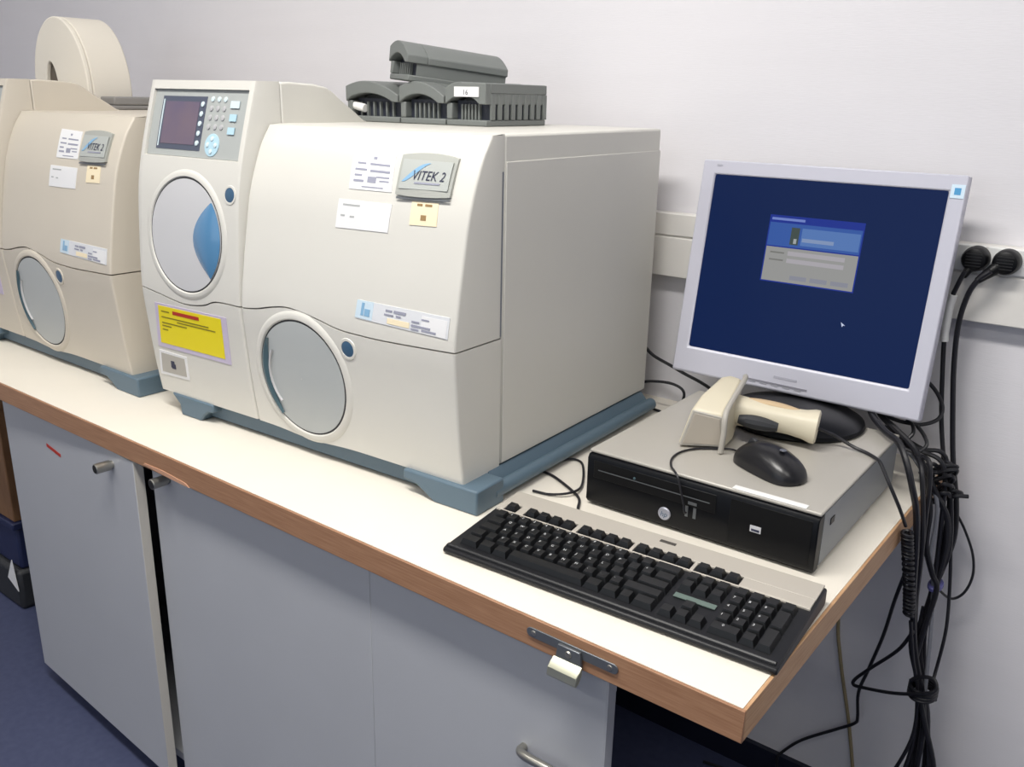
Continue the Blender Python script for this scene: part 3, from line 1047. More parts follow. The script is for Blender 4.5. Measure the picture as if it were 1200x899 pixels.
lx0, lx1, ly0, ly1 = -.078, .078, SY - .018, SY + .092
on_screen('login_window', lx0, lx1, ly0, ly1, .0004, (36, 56, 150), 1, scr)
lg = on_screen('login_banner', lx0 + .002, lx1 - .002, ly0 + .060, ly1 - .012, .0007, (60, 96, 172), 1, scr)
on_screen('login_banner_glow', lx0 + .058, lx1 - .004, ly0 + .064, ly1 - .018, .0009, (92, 128, 190), 1, scr)
on_screen('login_title', lx0 + .004, lx0 + .06, ly1 - .008, ly1 - .004, .0009, (120, 140, 210), 1, scr)
on_screen('login_icon', lx0 + .040, lx0 + .054, ly0 + .064, ly0 + .092, .0010, (72, 84, 80), 1, scr)
on_screen('login_icon_shine', lx0 + .046, lx0 + .051, ly0 + .066, ly0 + .074, .0012, (170, 176, 176), 1, scr)
on_screen('login_heading', lx0 + .060, lx0 + .112, ly0 + .070, ly0 + .076, .0011, (138, 158, 196), 1, scr)
on_screen('login_form', lx0 + .002, lx1 - .002, ly0 + .002, ly0 + .058, .0007, (160, 160, 158), 1, scr)
for k, yy in enumerate((.046, .034)):
    on_screen('form_field', lx0 + .040, lx1 - .022, ly0 + yy, ly0 + yy + .007, .0010, (180, 176, 182), 1, scr)
    on_screen('form_caption', lx0 + .010, lx0 + .034, ly0 + yy + .002, ly0 + yy + .0045, .0010, (128, 128, 124), 1, scr)
for k in range(3):
    on_screen('form_button', lx0 + .050 + k * .034, lx0 + .078 + k * .034, ly0 + .007, ly0 + .014, .0010, (146, 148, 160), 1, scr)
cu = MB().prism([(.068, SY - .066), (.0705, SY - .0735), (.0725, SY - .0705), (.0755, SY - .071)], 'z', -.0039, -.0037, Mp)
cu.build('mouse_pointer', mat('pixel_white', (4, 4, 8), .3, emit=(190, 200, 225), estr=1), scr)
# bezel details
es = MB().box(OW - .021, OW - .002, OH - .034, OH - .014, .0001, .0008, Mp).build('energy_sticker', mat('sticker_pale', (206, 226, 240), .5), mo)
MB().box(OW - .016, OW - .007, OH - .029, OH - .019, .0008, .0012, Mp).build('sticker_print', mat('sticker_blue', (70, 150, 200), .5), es)
MB().box(-.075, .035, -OH + .0105, -OH + .0135, -.001, .0010, Mp).build('button_slot', mat('slot_grey', (128, 128, 138), .5), mo)
for k in range(5):
    MB().box(-.066 + k * .02, -.054 + k * .02, -OH + .0085, -OH + .0100, -.001, .0012, Mp).build('menu_button', mat('slot_grey2', (160, 160, 170), .5), mo)
MB().box(-.024, .016, -OH + .022, -OH + .026, -.001, .0004, Mp).build('brand_print', mat('faint_grey', (168, 168, 180), .5), mo)
MB().box(-.186, -.176, OH - .010, OH - .007, -.001, .0004, Mp).build('model_print', mat('faint_grey', (168, 168, 180), .5), mo)
# stand: neck and oval foot
nk = MB()
nk.prism([(.075, .012), (.108, .012), (.150, .12), (.168, .20), (.140, .22), (.118, .13), (.090, .05)], 'x', -.045, .045)
nk.build('stand_neck', M_black, mo, bevel=.006)
ft = MB()
Mf = Matrix.Translation((0, .002, 0)) @ Matrix.Diagonal((1.0, .98, 1, 1))
ft.lathe([(.108, 0), (.112, .004), (.110, .009), (.098, .016), (.07, .022), (.04, .025), (.001, .026)], 56, Mf)
ft.build('stand_foot', M_black, mo)

# ================================================================== keyboard
KX, KY, KA = -.4465, .0475, .0543
KW, KD = .450, .176
kb = thing('keyboard', 'black full-size keyboard with silver top strip at the worktop corner', 'keyboard', (KX, KY, T), KA)
SL = (.0265 - .0125) / .155          # slope of the key deck


def kz(y):
    return .0115 + SL * (y - .016)


MB().prism([(.003, .001), (0, .004), (.001, .0085), (.010, .0118), (.016, .0110), (KD - .004, kz(KD - .004)), (KD, kz(KD) - .004), (KD, .006), (KD - .004, .001)], 'x', 0, KW).build('case', M_kb, kb, bevel=.002)
MB().tube([(.004, .0085, .0108), (KW - .004, .0085, .0108)], .0035, 10, 1, smooth=False).build('front_lip', M_kb, kb)
U = .01875
X0 = .0135
# silver strip in pieces around the four function-key wells


def deck(x0, x1, y0, y1, name, m, h0=-.001, h1=.0022):
    mb = MB()
    vs = []
    for (y, h) in ((y0, h0), (y1, h0)):
        vs += [(x0, y, kz(y) + h), (x1, y, kz(y) + h)]
    for (y, h) in ((y0, h1), (y1, h1)):
        vs += [(x0, y, kz(y) + h), (x1, y, kz(y) + h)]
    fs = [(0, 1, 3, 2), (4, 6, 7, 5), (0, 4, 5, 1), (2, 3, 7, 6), (0, 2, 6, 4), (1, 5, 7, 3)]
    mb.add(vs, fs)
    return mb.build(name, m, kb, bevel=.0006)


FY0, FY1 = .1205, .1390
wells = [(X0 + .0, X0 + 1.06 * U), (X0 + 1.75 * U, X0 + 5.95 * U), (X0 + 6.35 * U, X0 + 10.55 * U), (X0 + 10.85 * U, X0 + 15.05 * U), (X0 + 15.35 * U, X0 + 18.45 * U)]
deck(.003, KW - .003, FY1 + .0005, KD - .002, 'silver_strip', M_kbs)
deck(.003, KW - .003, FY0 - .0030, FY0 - .0005, 'silver_line', M_kbs)
xe = .003
for a, b_ in wells + [(KW - .003, KW)]:
    if a - xe > .002:
        deck(xe, a - .0004, FY0 - .0005, FY1 + .0005, 'silver_divider', M_kbs)
    xe = b_ + .0004
KEYMESH = {}


def key(x, y, wu, du=1.0, hgt=.0075):
    """one keycap at centre (x,y) of wu x du units"""
    kk = (round(wu, 2), round(du, 2))
    if kk not in KEYMESH:
        w2, d2 = wu * U / 2 - .0007, du * U / 2 - .0007
        if du < .9:
            d2 = du * U / 2
        tw, td = w2 - .0028, d2 - .0030
        vs = [(-w2, -d2, 0), (w2, -d2, 0), (w2, d2, 0), (-w2, d2, 0),
              (-tw, -td + .0006, hgt), (tw, -td + .0006, hgt), (tw, td + .0012, hgt + .0004), (-tw, td + .0012, hgt + .0004),
              (0, -td * .3, hgt - .0009)]
        fs = [(3, 2, 1, 0), (0, 1, 5, 4), (1, 2, 6, 5), (2, 3, 7, 6), (3, 0, 4, 7), (4, 5, 8), (5, 6, 8), (6, 7, 8), (7, 4, 8)]
        o = MB().add(vs, fs).build('key', M_kcap, kb, angle=28)
        KEYMESH[kk] = o.data
    else:
        o = bpy.data.objects.new('key', KEYMESH[kk])
        COL.objects.link(o)
        o.parent = kb
    o.location = (x, y, kz(y) - .0005)
    o.rotation_euler = (math.atan(SL), 0, 0)
    return o


rows = [
    (.0285, [1.5, 1.25, 1.25, 6, 1.25, 1.25, 1.0, 1.5]),
    (.0285 + U, [1.25, 1, 1, 1, 1, 1, 1, 1, 1, 1, 1, 1, 2.75]),
    (.0285 + 2 * U, [1.75] + [1] * 11 + [2.25]),
    (.0285 + 3 * U, [1.5] + [1] * 12 + [1.5]),
    (.0285 + 4 * U, [1] * 13 + [2]),
]
LEG = {1: ['', '', 'Y', 'X', 'C', 'V', 'B', 'N', 'M', ',', '.', '-', ''], 2: ['', 'A', 'S', 'D', 'F', 'G', 'H', 'J', 'K', 'L', '', '', ''],
       3: ['', 'Q', 'W', 'E', 'R', 'T', 'Z', 'U', 'I', 'O', 'P', '', '+', ''], 4: ['', '1', '2', '3', '4', '5', '6', '7', '8', '9', '0', '', '', '']}
legends = MB()
GL = {}


def legend(s, x, y):
    if not s:
        return
    if s not in GL:
        GL[s] = text_geo(s, .0056)
    vs, fs = GL[s]
    legends.add([(x - .0045 + p[0], y + .0004 + p[1], kz(y + .0004 + p[1]) + .0076) for p in vs], fs)


for ri, (y, ws) in enumerate(rows):
    x = X0
    for ci, wu in enumerate(ws):
        key(x + wu * U / 2, y, wu)
        if ri in LEG:
            legend(LEG[ri][ci], x + wu * U / 2, y)
        x += wu * U
NX = X0 + 15.3 * U
for r in (3, 4):
    for c in range(3):
        key(NX + (c + .5) * U, .0285 + r * U, 1)
for c in range(3):
    key(NX + (c + .5) * U, .0285, 1)
key(NX + 1.5 * U, .0285 + U, 1)
MX_ = X0 + 18.55 * U
for r in range(1, 5):
    for c in range(3):
        key(MX_ + (c + .5) * U, .0285 + r * U, 1)
        if r < 4:
            legend(str((r - 1) * 3 + c + 1), MX_ + (c + .5) * U, .0285 + r * U)
key(MX_ + U, .0285, 2)
legend('0', MX_ + U, .0285)
key(MX_ + 2.5 * U, .0285, 1)
key(MX_ + 3.5 * U, .0285 + U * .5, 1, 2)
key(MX_ + 3.5 * U, .0285 + U * 2.5, 1, 2)
key(MX_ + 3.5 * U, .0285 + U * 4, 1)
for a, b_ in wells:
    n = max(1, round((b_ - a) / (U * 1.03)))
    for k in range(n):
        key(a + (k + .5) * (b_ - a) / n, (FY0 + FY1) / 2, .98, .78)
lo_ = legends.build('key_legends', mat('legend_white', (206, 208, 210), .5), kb, flat=True)
lo_['kind'] = 'stuff'
_lb = MB()
_y0, _y1 = .0285 + 1.72 * U, .0285 + 2.18 * U
_lb.add([(NX + .002, _y0, kz(_y0) + .0004), (NX + 3 * U - .002, _y0, kz(_y0) + .0004), (NX + 3 * U - .002, _y1, kz(_y1) + .0004), (NX + .002, _y1, kz(_y1) + .0004),
         (NX + .002, _y0, kz(_y0) + .0014), (NX + 3 * U - .002, _y0, kz(_y0) + .0014), (NX + 3 * U - .002, _y1, kz(_y1) + .0014), (NX + .002, _y1, kz(_y1) + .0014)],
        [(3, 2, 1, 0), (4, 5, 6, 7), (0, 1, 5, 4), (1, 2, 6, 5), (2, 3, 7, 6), (3, 0, 4, 7)])
_lb.build('grey_green_strip', mat('green_grey', (92, 108, 102), .35), kb)  # thin grey-green strip between the arrow keys and the navigation block
deck(X0 + 11.9 * U, X0 + 13.1 * U, .158, .164, 'brand_print', mat('dark_print', (70, 66, 62), .5), .0022, .0025)

# ================================================================== mouse
ms_ = thing('computer_mouse', 'black optical mouse lying on the computer lid', 'mouse', (-.150, .398, T + PH), math.radians(-24))
mm = MB()
rows = []
nL, nA = 22, 20
for i in range(nL + 1):
    s = i / nL
    x = -.058 + .116 * (.5 - .5 * math.cos(PI * s))
    s = (x + .058) / .116
    e = math.sqrt(max(0, 1 - (2 * s - 1) ** 6))
    wd = max(.0012, .031 * e * (.86 + .14 * math.sin(PI * s * .9)))
    ht = max(.002, (.012 + .026 * math.sin(PI * min(1, max(0, .12 + .78 * s))) ** 1.2) * math.sqrt(max(0, 1 - (2 * s - 1) ** 8)))
    row = []
    for k in range(nA + 1):
        a = PI * k / nA
        row.append((x, -wd * math.cos(a) * (1 if abs(math.cos(a)) < .98 else 1), .0012 + ht * math.sin(a) ** .75))
    rows.append(row)
mm.grid(rows)
mm.add([(r[0][0], r[0][1], .0012) for r in rows] + [(r[-1][0], r[-1][1], .0012) for r in rows],
       [(i, i + 1, nL + 1 + i + 1, nL + 1 + i) for i in range(nL)])
mm.build('shell', mat('mouse_black', (22, 22, 26), .3), ms_)
MB().lathe([(.0, -.0032), (.008, -.0032), (.009, -.002), (.009, .002), (.008, .0032), (0, .0032)], 20, Matrix.Translation((-.034, 0, .0275)) @ Matrix.Rotation(PI / 2, 4, 'X')).build('scroll_wheel', M_charc, ms_)
MB().box(-.046, -.012, -.0008, .0008, .018, .026).build('button_split', M_blackm, ms_)
MB().lathe([(0, .0006), (.0045, .0006), (.005, 0)], 16, Matrix.Translation((.022, 0, .0386))).build('logo_dot', mat('logo_grey', (96, 98, 108), .3), ms_)
CORD = [(-.205, .424, .092), (-.222, .430, .0905), (-.243, .419, .0895), (-.264, .400, .0895), (-.275, .372, .0895), (-.272, .342, .0895), (-.260, .318, .0895), (-.247, .303, .0905), (-.238, .296, .0865), (-.233, .2945, .075), (-.228, .294, .060), (-.224, .293, .048), (-.222, .2925, .040), (-.2225, .298, .037)]
mc = MB().tube([(x, y, z + T) for x, y, z in CORD], .0016, 8, 6).build('mouse_cord', M_cord)
mc.parent = ms_
bpy.context.view_layer.update()
mc.matrix_parent_inverse = (Matrix.Translation(ms_.location) @ Matrix.Rotation(ms_.rotation_euler.z, 4, 'Z')).inverted()

# ================================================================== barcode scanner lying on its side
sc = thing('barcode_scanner', 'cream handheld barcode scanner lying on its side on the computer', 'scanner', (-.262, .47, T + PH))
sx, sy = -.262, .47


def sp(x, y, z):
    return (x - sx, y - sy, z - PH)


def loft(secs, name, m, parent, bevel=.004):
    mb = MB()
    mb.grid(secs, closed=True)
    n = len(secs[0])
    mb.f.append(tuple(range(n)))
    mb.f.append(tuple((len(secs) - 1) * n + k for k in range(n)))
    return mb.build(name, m, parent, bevel=bevel, seg=3)


# head: from the wide window end (front) back to the neck
h1 = [sp(-.292, .395, .0885), sp(-.232, .432, .0885), sp(-.230, .412, .1455), sp(-.276, .402, .1500)]
h2 = [sp(-.300, .440, .0900), sp(-.236, .468, .0900), sp(-.236, .448, .1560), sp(-.283, .446, .1590)]
h3 = [sp(-.302, .520, .0960), sp(-.256, .530, .0960), sp(-.254, .524, .1640), sp(-.288, .520, .1680)]
h4 = [sp(-.296, .548, .1050), sp(-.266, .552, .1050), sp(-.264, .548, .1620), sp(-.284, .546, .1660)]
hd = loft([h1, h2, h3, h4], 'head', M_scan, sc, .006)


def mixq(q, s):
    c = sum((Vector(p) for p in q), Vector()) / 4
    return [c + (Vector(p) - c) * s for p in q]


nrm = (Vector(h1[1]) - Vector(h1[0])).cross(Vector(h1[3]) - Vector(h1[0])).normalized()
if nrm.y > 0:
    nrm = -nrm
loft([[p + nrm * .0002 for p in mixq(h1, .94)], [p + nrm * .0025 for p in mixq(h1, .90)]], 'window_frame', M_scang, sc, .001)
loft([[p + nrm * .0024 for p in mixq(h1, .80)], [p + nrm * .0034 for p in mixq(h1, .79)]], 'scan_window', M_glass, sc, .0005)
# grey ring between head and handle
MB().tube([sp(-.229, .410, .090), sp(-.226, .408, .120), sp(-.229, .416, .149), sp(-.240, .47, .160), sp(-.252, .528, .168), sp(-.262, .555, .165)], .0042, 10, 5).build('seam_trim', M_scang, sc)
# handle: sections along the grip towards the right


def oval(c, ax, w, h, n=14):
    ax = Vector(ax).normalized()
    s = ax.cross(Vector((0, 0, 1))).normalized()
    u = s.cross(ax)
    return [Vector(c) + s * w * (abs(math.cos(a)) ** .8 * (1 if math.cos(a) > 0 else -1)) + u * h * (abs(math.sin(a)) ** .8 * (1 if math.sin(a) > 0 else -1)) for a in [2 * PI * k / n for k in range(n)]]


axh = Vector((.132, .034, -.010))
hs = []
for s, wv, hv in ((0, .026, .024), (.2, .023, .022), (.45, .020, .0195), (.70, .0195, .0195), (.85, .022, .0215), (.94, .027, .0245), (.985, .028, .0245), (1.0, .024, .0215)):
    hs.append(oval(Vector(sp(-.262, .492, .130)) + axh * s, axh, wv, hv))
loft(hs, 'handle', M_scan, sc, 0)
MB().tube([Vector(sp(-.240, .478, .1275)) + axh * s + Vector((0, -.0165 + .002 * s, 0)) for s in (.08, .2, .35, .5)], .0085, 10, 4, taper=lambda q: .75 + .5 * math.sin(PI * q)).build('trigger', M_charc, sc)
gp = MB().tube([Vector(sp(-.262, .492, .1302)) + axh * s + Vector((0, .004, .0148)) for s in (.12, .35, .6, .80)], .0085, 10, 5, taper=lambda q: .55 + .5 * math.sin(PI * q))
gp.build('grip_inlay', mat('grip_tan', (196, 172, 138), .5), sc)

# ================================================================== plugs and cables
def cord(name, pts, r, label, m=None, n=8, group='cables behind the computer', parent=None, cat='cable'):
    P = [Vector((x, y, z + T)) for x, y, z in pts]
    o = MB().tube(P, r, n, 6).build(name, m or M_cord, parent)
    if not parent:
        tag(o, label, cat, group)
    return o


C = {
    'plug1': [(-0.013, 0.752, 0.338), (-0.020, 0.752, 0.315), (-0.026, 0.757, 0.290), (-0.027, 0.757, 0.242), (-0.021, 0.755, 0.182), (-0.010, 0.755, 0.100), (0.002, 0.750, 0.047), (0.014, 0.745, -0.001), (0.026, 0.740, -0.033), (0.029, 0.735, -0.106), (0.032, 0.730, -0.174), (0.023, 0.710, -0.224), (0.021, 0.700, -0.285), (0.046, 0.700, -0.392), (0.048, 0.690, -0.480), (0.051, 0.690, -0.58), (0.06, 0.69, -0.70), (0.10, 0.66, -0.752), (0.2, 0.64, -0.755)],
    'plug2': [(0.022, 0.752, 0.343), (0.007, 0.752, 0.327), (-0.004, 0.755, 0.301), (-0.010, 0.758, 0.253), (-0.006, 0.760, 0.184), (0.005, 0.762, 0.102), (0.017, 0.760, 0.033), (0.034, 0.755, -0.036), (0.041, 0.750, -0.093), (0.035, 0.740, -0.145), (0.030, 0.730, -0.183), (0.029, 0.715, -0.257), (0.036, 0.700, -0.328), (0.053, 0.700, -0.422), (0.087, 0.690, -0.538), (0.10, 0.70, -0.68), (0.15, 0.72, -0.752), (0.3, 0.74, -0.755)],
}
p1 = thing('power_plug', 'round black power plug on the left in the trunking socket', 'plug', (-.006, .788, T + .355))
p2 = thing('power_plug', 'round black power plug on the right with angled cord sleeve', 'plug', (.037, .788, T + .355))
for pp in (p1, p2):
    Mq = Matrix.Rotation(PI / 2, 4, 'X')
    MB().lathe([(.0195, 0), (.0195, .012), (.0185, .020), (.0165, .024), (.012, .0262), (0, .0268)], 36, Mq).build('plug_body', M_black, pp)
    for k in range(5):
        MB().box(-.011, .011, -.0276, -.0262, -.009 + k * .0045 - .0008, -.009 + k * .0045 + .0008).build('grip_ridge', M_blackm, pp)


def sleeve(parent, a, b, r0, r1, name, m):
    pa = Vector(parent.location)
    a, b = Vector(a) - pa, Vector(b) - pa
    return MB().tube([a, (a + b) / 2, b], r0, 12, 1, taper=lambda q: 1 + (r1 / r0 - 1) * q, smooth=False).build(name, m, parent)


sleeve(p1, (-.010, .773, T + .343), (-.0145, .758, T + .330), .0075, .0048, 'strain_relief', M_black)
sleeve(p2, (.030, .772, T + .350), (.006, .752, T + .326), .0105, .0052, 'strain_relief', M_black)


def plug_cord(parent, pts, r):
    o = MB().tube([Vector((x, y, z + T)) - Vector(parent.location) for x, y, z in pts], r, 8, 6).build('cord', M_cord, parent)
    return o


plug_cord(p1, C['plug1'], .0036)
plug_cord(p2, C['plug2'], .0042)
MB().tube([Vector((x, y, z + T)) - Vector(p1.location) for x, y, z in ((-.0235, .7555, .300), (-.0265, .757, .280), (-.027, .757, .242), (-.0255, .7566, .225))], .0062, 12, 4).build('white_cable_tag', M_white, p1)

cord('video_cable', [(-0.110, 0.70, 0.115), (-0.091, 0.665, 0.1085), (-0.061, 0.63, 0.101), (-0.034, 0.605, 0.097), (-0.015, 0.585, 0.078), (-0.001, 0.58, 0.045), (0.009, 0.590, 0.002), (0.015, 0.600, -0.057), (0.018, 0.630, -0.157), (0.028, 0.660, -0.261), (0.048, 0.670, -0.339), (0.060, 0.670, -0.400), (0.063, 0.670, -0.483), (0.067, 0.670, -0.58), (0.06, 0.68, -0.70), (0.02, 0.69, -0.752), (-0.1, 0.70, -0.753)],
     .0050, 'thick black video cable leaving behind the monitor foot over the worktop corner')
cord('computer_cable', [(-0.105, 0.72, 0.112), (-0.085, 0.695, 0.102), (-0.060, 0.68, 0.092), (-0.028, 0.672, 0.072), (-0.004, 0.675, 0.037), (0.014, 0.685, -0.000), (0.023, 0.700, -0.022), (0.033, 0.710, -0.050), (0.039, 0.710, -0.093), (0.035, 0.710, -0.156), (0.034, 0.690, -0.210), (0.032, 0.680, -0.270), (0.054, 0.680, -0.359), (0.078, 0.680, -0.481), (0.093, 0.680, -0.60), (0.11, 0.67, -0.72), (0.16, 0.66, -0.753)],
     .0048, 'thick black cable running through the bright tie beside the worktop')
cord('network_cable', [(-0.046, 0.690, 0.062), (-0.018, 0.682, 0.044), (0.004, 0.682, 0.015), (0.018, 0.685, -0.015), (0.021, 0.690, -0.061), (0.021, 0.690, -0.106), (0.030, 0.700, -0.153), (0.039, 0.690, -0.208), (0.047, 0.680, -0.280), (0.054, 0.675, -0.359), (0.066, 0.67, -0.478), (0.07, 0.675, -0.6), (0.08, 0.68, -0.73), (0.1, 0.70, -0.754)],
     .0034, 'grey network cable among the black cables beside the worktop', M_cordg)
cord('power_lead', [(-0.028, 0.690, 0.051), (-0.005, 0.680, 0.026), (0.011, 0.678, -0.027), (0.015, 0.674, -0.085), (0.028, 0.690, -0.137), (0.039, 0.690, -0.161), (0.035, 0.680, -0.221), (0.031, 0.670, -0.281), (0.041, 0.665, -0.326), (0.064, 0.660, -0.392), (0.088, 0.660, -0.463), (0.103, 0.660, -0.56), (0.13, 0.65, -0.70), (0.18, 0.63, -0.752)],
     .0044, 'black power lead in the middle of the hanging bundle')
cord('loop_cable', [(-0.060, 0.735, 0.170), (-0.041, 0.735, 0.165), (-0.021, 0.742, 0.145), (-0.009, 0.743, 0.122), (-0.011, 0.735, 0.104), (-0.030, 0.722, 0.094), (-0.051, 0.708, 0.096), (-0.068, 0.700, 0.100), (-0.085, 0.70, 0.105)],
     .0032, 'thin black cable looping out right below the monitor edge')
cord('loop_cable', [(-0.050, 0.705, 0.100), (-0.039, 0.698, 0.098), (-0.034, 0.688, 0.088), (-0.040, 0.680, 0.078), (-0.046, 0.678, 0.072), (-0.039, 0.672, 0.066), (-0.021, 0.676, 0.064), (-0.011, 0.684, 0.075), (-0.019, 0.695, 0.086), (-0.033, 0.704, 0.096)],
     .0030, 'small black cable loop hanging behind the computer corner')
cord('long_loop_cable', [(0.020, 0.765, -0.02), (0.029, 0.770, -0.050), (0.049, 0.780, -0.087), (0.068, 0.780, -0.127), (0.074, 0.780, -0.165), (0.067, 0.775, -0.197), (0.051, 0.770, -0.212), (0.037, 0.740, -0.189), (0.033, 0.722, -0.167), (0.026, 0.705, -0.13)],
     .0022, 'thin black cable bulging in a wide loop against the wall')
cord('slack_cable', [(0.012, 0.745, 0.03), (0.017, 0.748, 0.006), (0.029, 0.742, -0.047), (0.043, 0.733, -0.116), (0.053, 0.730, -0.190), (0.059, 0.720, -0.247), (0.057, 0.715, -0.311), (0.056, 0.700, -0.336), (0.049, 0.690, -0.342), (0.036, 0.690, -0.331), (0.024, 0.690, -0.280), (0.024, 0.69, -0.20)],
     .0028, 'slack black cable hanging right of the bundle into the knot')
# scanner lead: straight, then coiled, then straight
lead = [(-0.136, 0.525, 0.120), (-0.122, 0.533, 0.114), (-0.110, 0.548, 0.105), (-0.085, 0.553, 0.0935), (-0.062, 0.548, 0.0905), (-0.044, 0.534, 0.0905), (-0.034, 0.523, 0.088), (-0.014, 0.507, 0.066), (0.001, 0.512, 0.036), (0.008, 0.540, -0.002)]
axis = [Vector((0.010, 0.545, -0.012)), Vector((0.013, 0.562, -0.056)), Vector((0.016, 0.598, -0.129)), Vector((0.016, 0.629, -0.188))]
coil = []
turns, per_turn = 20, 8
for k in range(turns * per_turn + 1):
    s = k / (turns * per_turn)
    q = s * (len(axis) - 1)
    i = min(int(q), len(axis) - 2)
    c = axis[i].lerp(axis[i + 1], q - i)
    a = 2 * PI * k / per_turn
    coil.append(c + Vector((math.cos(a) * .0066, math.sin(a) * .0066, 0)))
low = [(0.020, 0.632, -0.200), (0.031, 0.640, -0.265), (0.045, 0.655, -0.335), (0.049, 0.660, -0.417), (0.033, 0.660, -0.493), (0.009, 0.680, -0.567), (-0.03, 0.70, -0.68), (-0.08, 0.71, -0.752)]
sl = thing('scanner_lead', 'black scanner lead with coiled section hanging over the worktop side edge', 'cable', (0, 0, T), 0, 'cables behind the computer')
MB().tube(lead, .0026, 8, 6).build('straight_lead', M_cord, sl)
MB().tube(coil, .0028, 6, 2).build('coiled_section', M_cord, sl)
MB().tube(low, .0030, 8, 6).build('lower_lead', M_cord, sl)
cord('wall_cable', [(0.010, 0.62, -0.08), (0.003, 0.625, -0.110), (-0.014, 0.660, -0.191), (-0.030, 0.700, -0.282), (-0.053, 0.740, -0.382), (-0.070, 0.770, -0.456), (-0.069, 0.790, -0.521), (-0.075, 0.800, -0.545), (-0.107, 0.805, -0.578), (-0.166, 0.800, -0.630), (-0.198, 0.795, -0.671), (-0.207, 0.790, -0.690), (-0.206, 0.79, -0.73), (-0.23, 0.785, -0.754), (-0.35, 0.76, -0.756)],
     .0030, 'black cable bending left along the wall to the skirting')
cord('strap_cable', [(0.025, 0.640, -0.221), (0.004, 0.660, -0.275), (-0.037, 0.680, -0.339), (-0.060, 0.690, -0.376), (-0.063, 0.690, -0.389), (-0.046, 0.680, -0.382), (0.012, 0.650, -0.349), (0.059, 0.634, -0.318), (0.073, 0.636, -0.305), (0.067, 0.642, -0.293), (0.050, 0.645, -0.297), (0.032, 0.650, -0.315)],
     .0030, 'black cable end wrapped around the bundle with a pointed loop')
cord('antenna_cable', [(-0.140, 0.815, -0.05), (-0.140, 0.8155, -0.20), (-0.136, 0.8155, -0.352), (-0.123, 0.8155, -0.425), (-0.108, 0.8155, -0.486), (-0.092, 0.8155, -0.546), (-0.080, 0.8155, -0.599), (-0.067, 0.8155, -0.662), (-0.052, 0.805, -0.72), (-0.04, 0.78, -0.756)],
     .0034, 'beige cable running straight down the wall under the worktop', M_beige_cord, group='wall cables')
# knot of cables wrapped where the bundle is tied
kn = []
for k in range(49):
    a = 2 * PI * k / 12
    s = k / 48
    kn.append((.050 + .020 * math.cos(a), .668 + .026 * math.sin(a), -.335 + .010 * (s - .5) * 2))
cord('bundle_wrap', kn, .0032, 'black cable wound round the lower bundle as a tie')
tb = MB().lathe([(.0105, -.004), (.0115, -.002), (.0115, .002), (.0105, .004)], 20, Matrix.Translation((.033, .711, T - .166)) @ Matrix.Diagonal((1.0, 2.0, 1, 1)))
o = tb.build('cable_tie', mat('violet_tie', (92, 92, 150), .5))
tag(o, 'violet cable tie holding the upper part of the bundle', 'cable tie')
# a few more strands that make the bundle dense
_strands = [((.004, .66, .05), (.012, .655, -.05), (.017, .66, -.17), (.026, .675, -.27), (.047, .68, -.36), (.055, .675, -.5), (.045, .67, -.62), (.02, .66, -.752)),
            ((.016, .70, .04), (.026, .705, -.06), (.030, .705, -.165), (.026, .69, -.25), (.040, .685, -.34), (.058, .68, -.45), (.08, .675, -.6), (.12, .68, -.752)),
            ((-.002, .642, .04), (.016, .635, -.06), (.020, .645, -.17), (.022, .66, -.26), (.042, .67, -.34), (.050, .665, -.45), (.03, .655, -.58), (-.01, .64, -.752)),
            ((.012, .72, .05), (.034, .722, -.04), (.042, .718, -.11), (.032, .712, -.165), (.030, .70, -.23), (.045, .69, -.33), (.066, .685, -.42), (.07, .68, -.6), (.06, .67, -.752))]
_sl = ['black cable strand nearest the worktop edge in the bundle', 'black cable strand running through the violet tie to the right', 'foremost straight black strand of the bundle', 'rear black strand bowing right above the violet tie']
for k_, (s_, lb) in enumerate(zip(_strands, _sl)):
    s_ = ((-.085, .70 + .006 * k_, .060 + .006 * k_), (-.05, .692 + .008 * k_, .066), (-.02, (s_[0][1] + .70) / 2, .058)) + s_
    cord('bundle_cable', s_, .0038, lb)
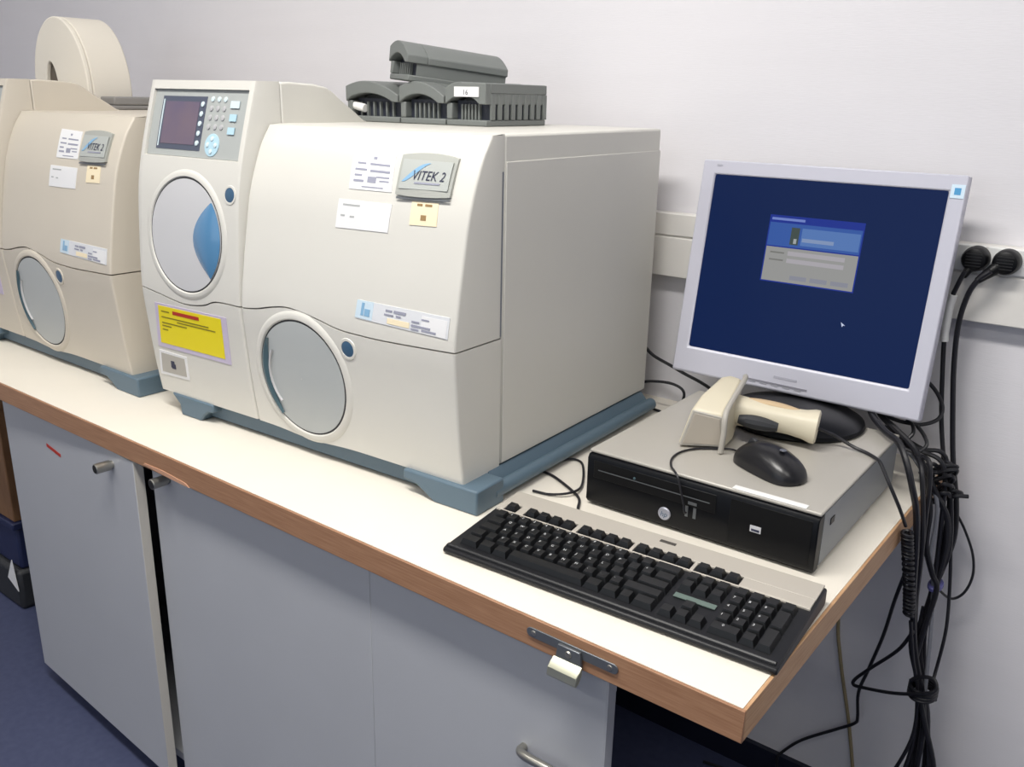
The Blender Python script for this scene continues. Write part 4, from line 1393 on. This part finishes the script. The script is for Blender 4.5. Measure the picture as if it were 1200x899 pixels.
# clump of coiled slack resting behind the computer
cl = []
for k in range(61):
    a = 2 * PI * k / 12
    rk = 1 + .45 * math.sin(k * 1.7) + .25 * math.sin(k * .63)
    cl.append((-.004 + .017 * rk * math.cos(a) + .034 * k / 60, .715 + .016 * rk * math.sin(a), .036 + .016 * rk * math.cos(a + 1.0) - .052 * k / 60))
cord('coiled_slack', cl, .0034, 'tangled black coil of slack cable at the back corner of the worktop')

# loose cables on the worktop between analyser and computer
cord('desk_cable', [(-0.52, 0.352, 0.0035), (-0.500, 0.350, 0.003), (-0.474, 0.344, 0.003), (-0.424, 0.319, 0.003), (-0.398, 0.300, 0.003), (-0.38, 0.270, 0.003), (-0.36, .25, .003)],
     .0022, 'thin black cable crossing the worktop diagonally behind the keyboard', group='cables on the worktop')
cord('desk_cable', [(-0.508, 0.404, 0.003), (-0.495, 0.424, 0.003), (-0.474, 0.421, 0.003), (-0.447, 0.386, 0.003), (-0.423, 0.345, 0.0035), (-0.415, 0.318, 0.006), (-0.422, 0.297, 0.006), (-0.444, 0.285, 0.003), (-.47, .28, .003)],
     .0020, 'thin black cable curling in a hook beside the computer', group='cables on the worktop')
cord('rear_cable', [(-0.60, 0.765, 0.150), (-0.558, 0.760, 0.119), (-0.536, 0.760, 0.103), (-0.495, 0.755, 0.092), (-0.461, 0.750, 0.083), (-0.428, 0.745, 0.076), (-0.40, 0.735, 0.07), (-.37, .72, .06)],
     .0032, 'black cable slanting down between analyser and monitor', group='cables on the worktop')
cord('rear_cable', [(-0.60, 0.75, 0.03), (-0.551, 0.740, 0.050), (-0.524, 0.740, 0.058), (-0.487, 0.740, 0.062), (-0.463, 0.740, 0.057), (-0.455, 0.740, 0.045), (-0.461, 0.740, 0.025), (-.48, .742, .004)],
     .0028, 'black cable arching up behind the analyser rail', group='cables on the worktop')
cord('rear_cable', [(-0.60, 0.752, 0.004), (-0.55, 0.745, 0.004), (-0.51, 0.735, 0.004), (-0.47, 0.730, 0.004), (-.42, .74, .004)],
     .0026, 'black cable lying flat at the back of the worktop', group='cables on the worktop')
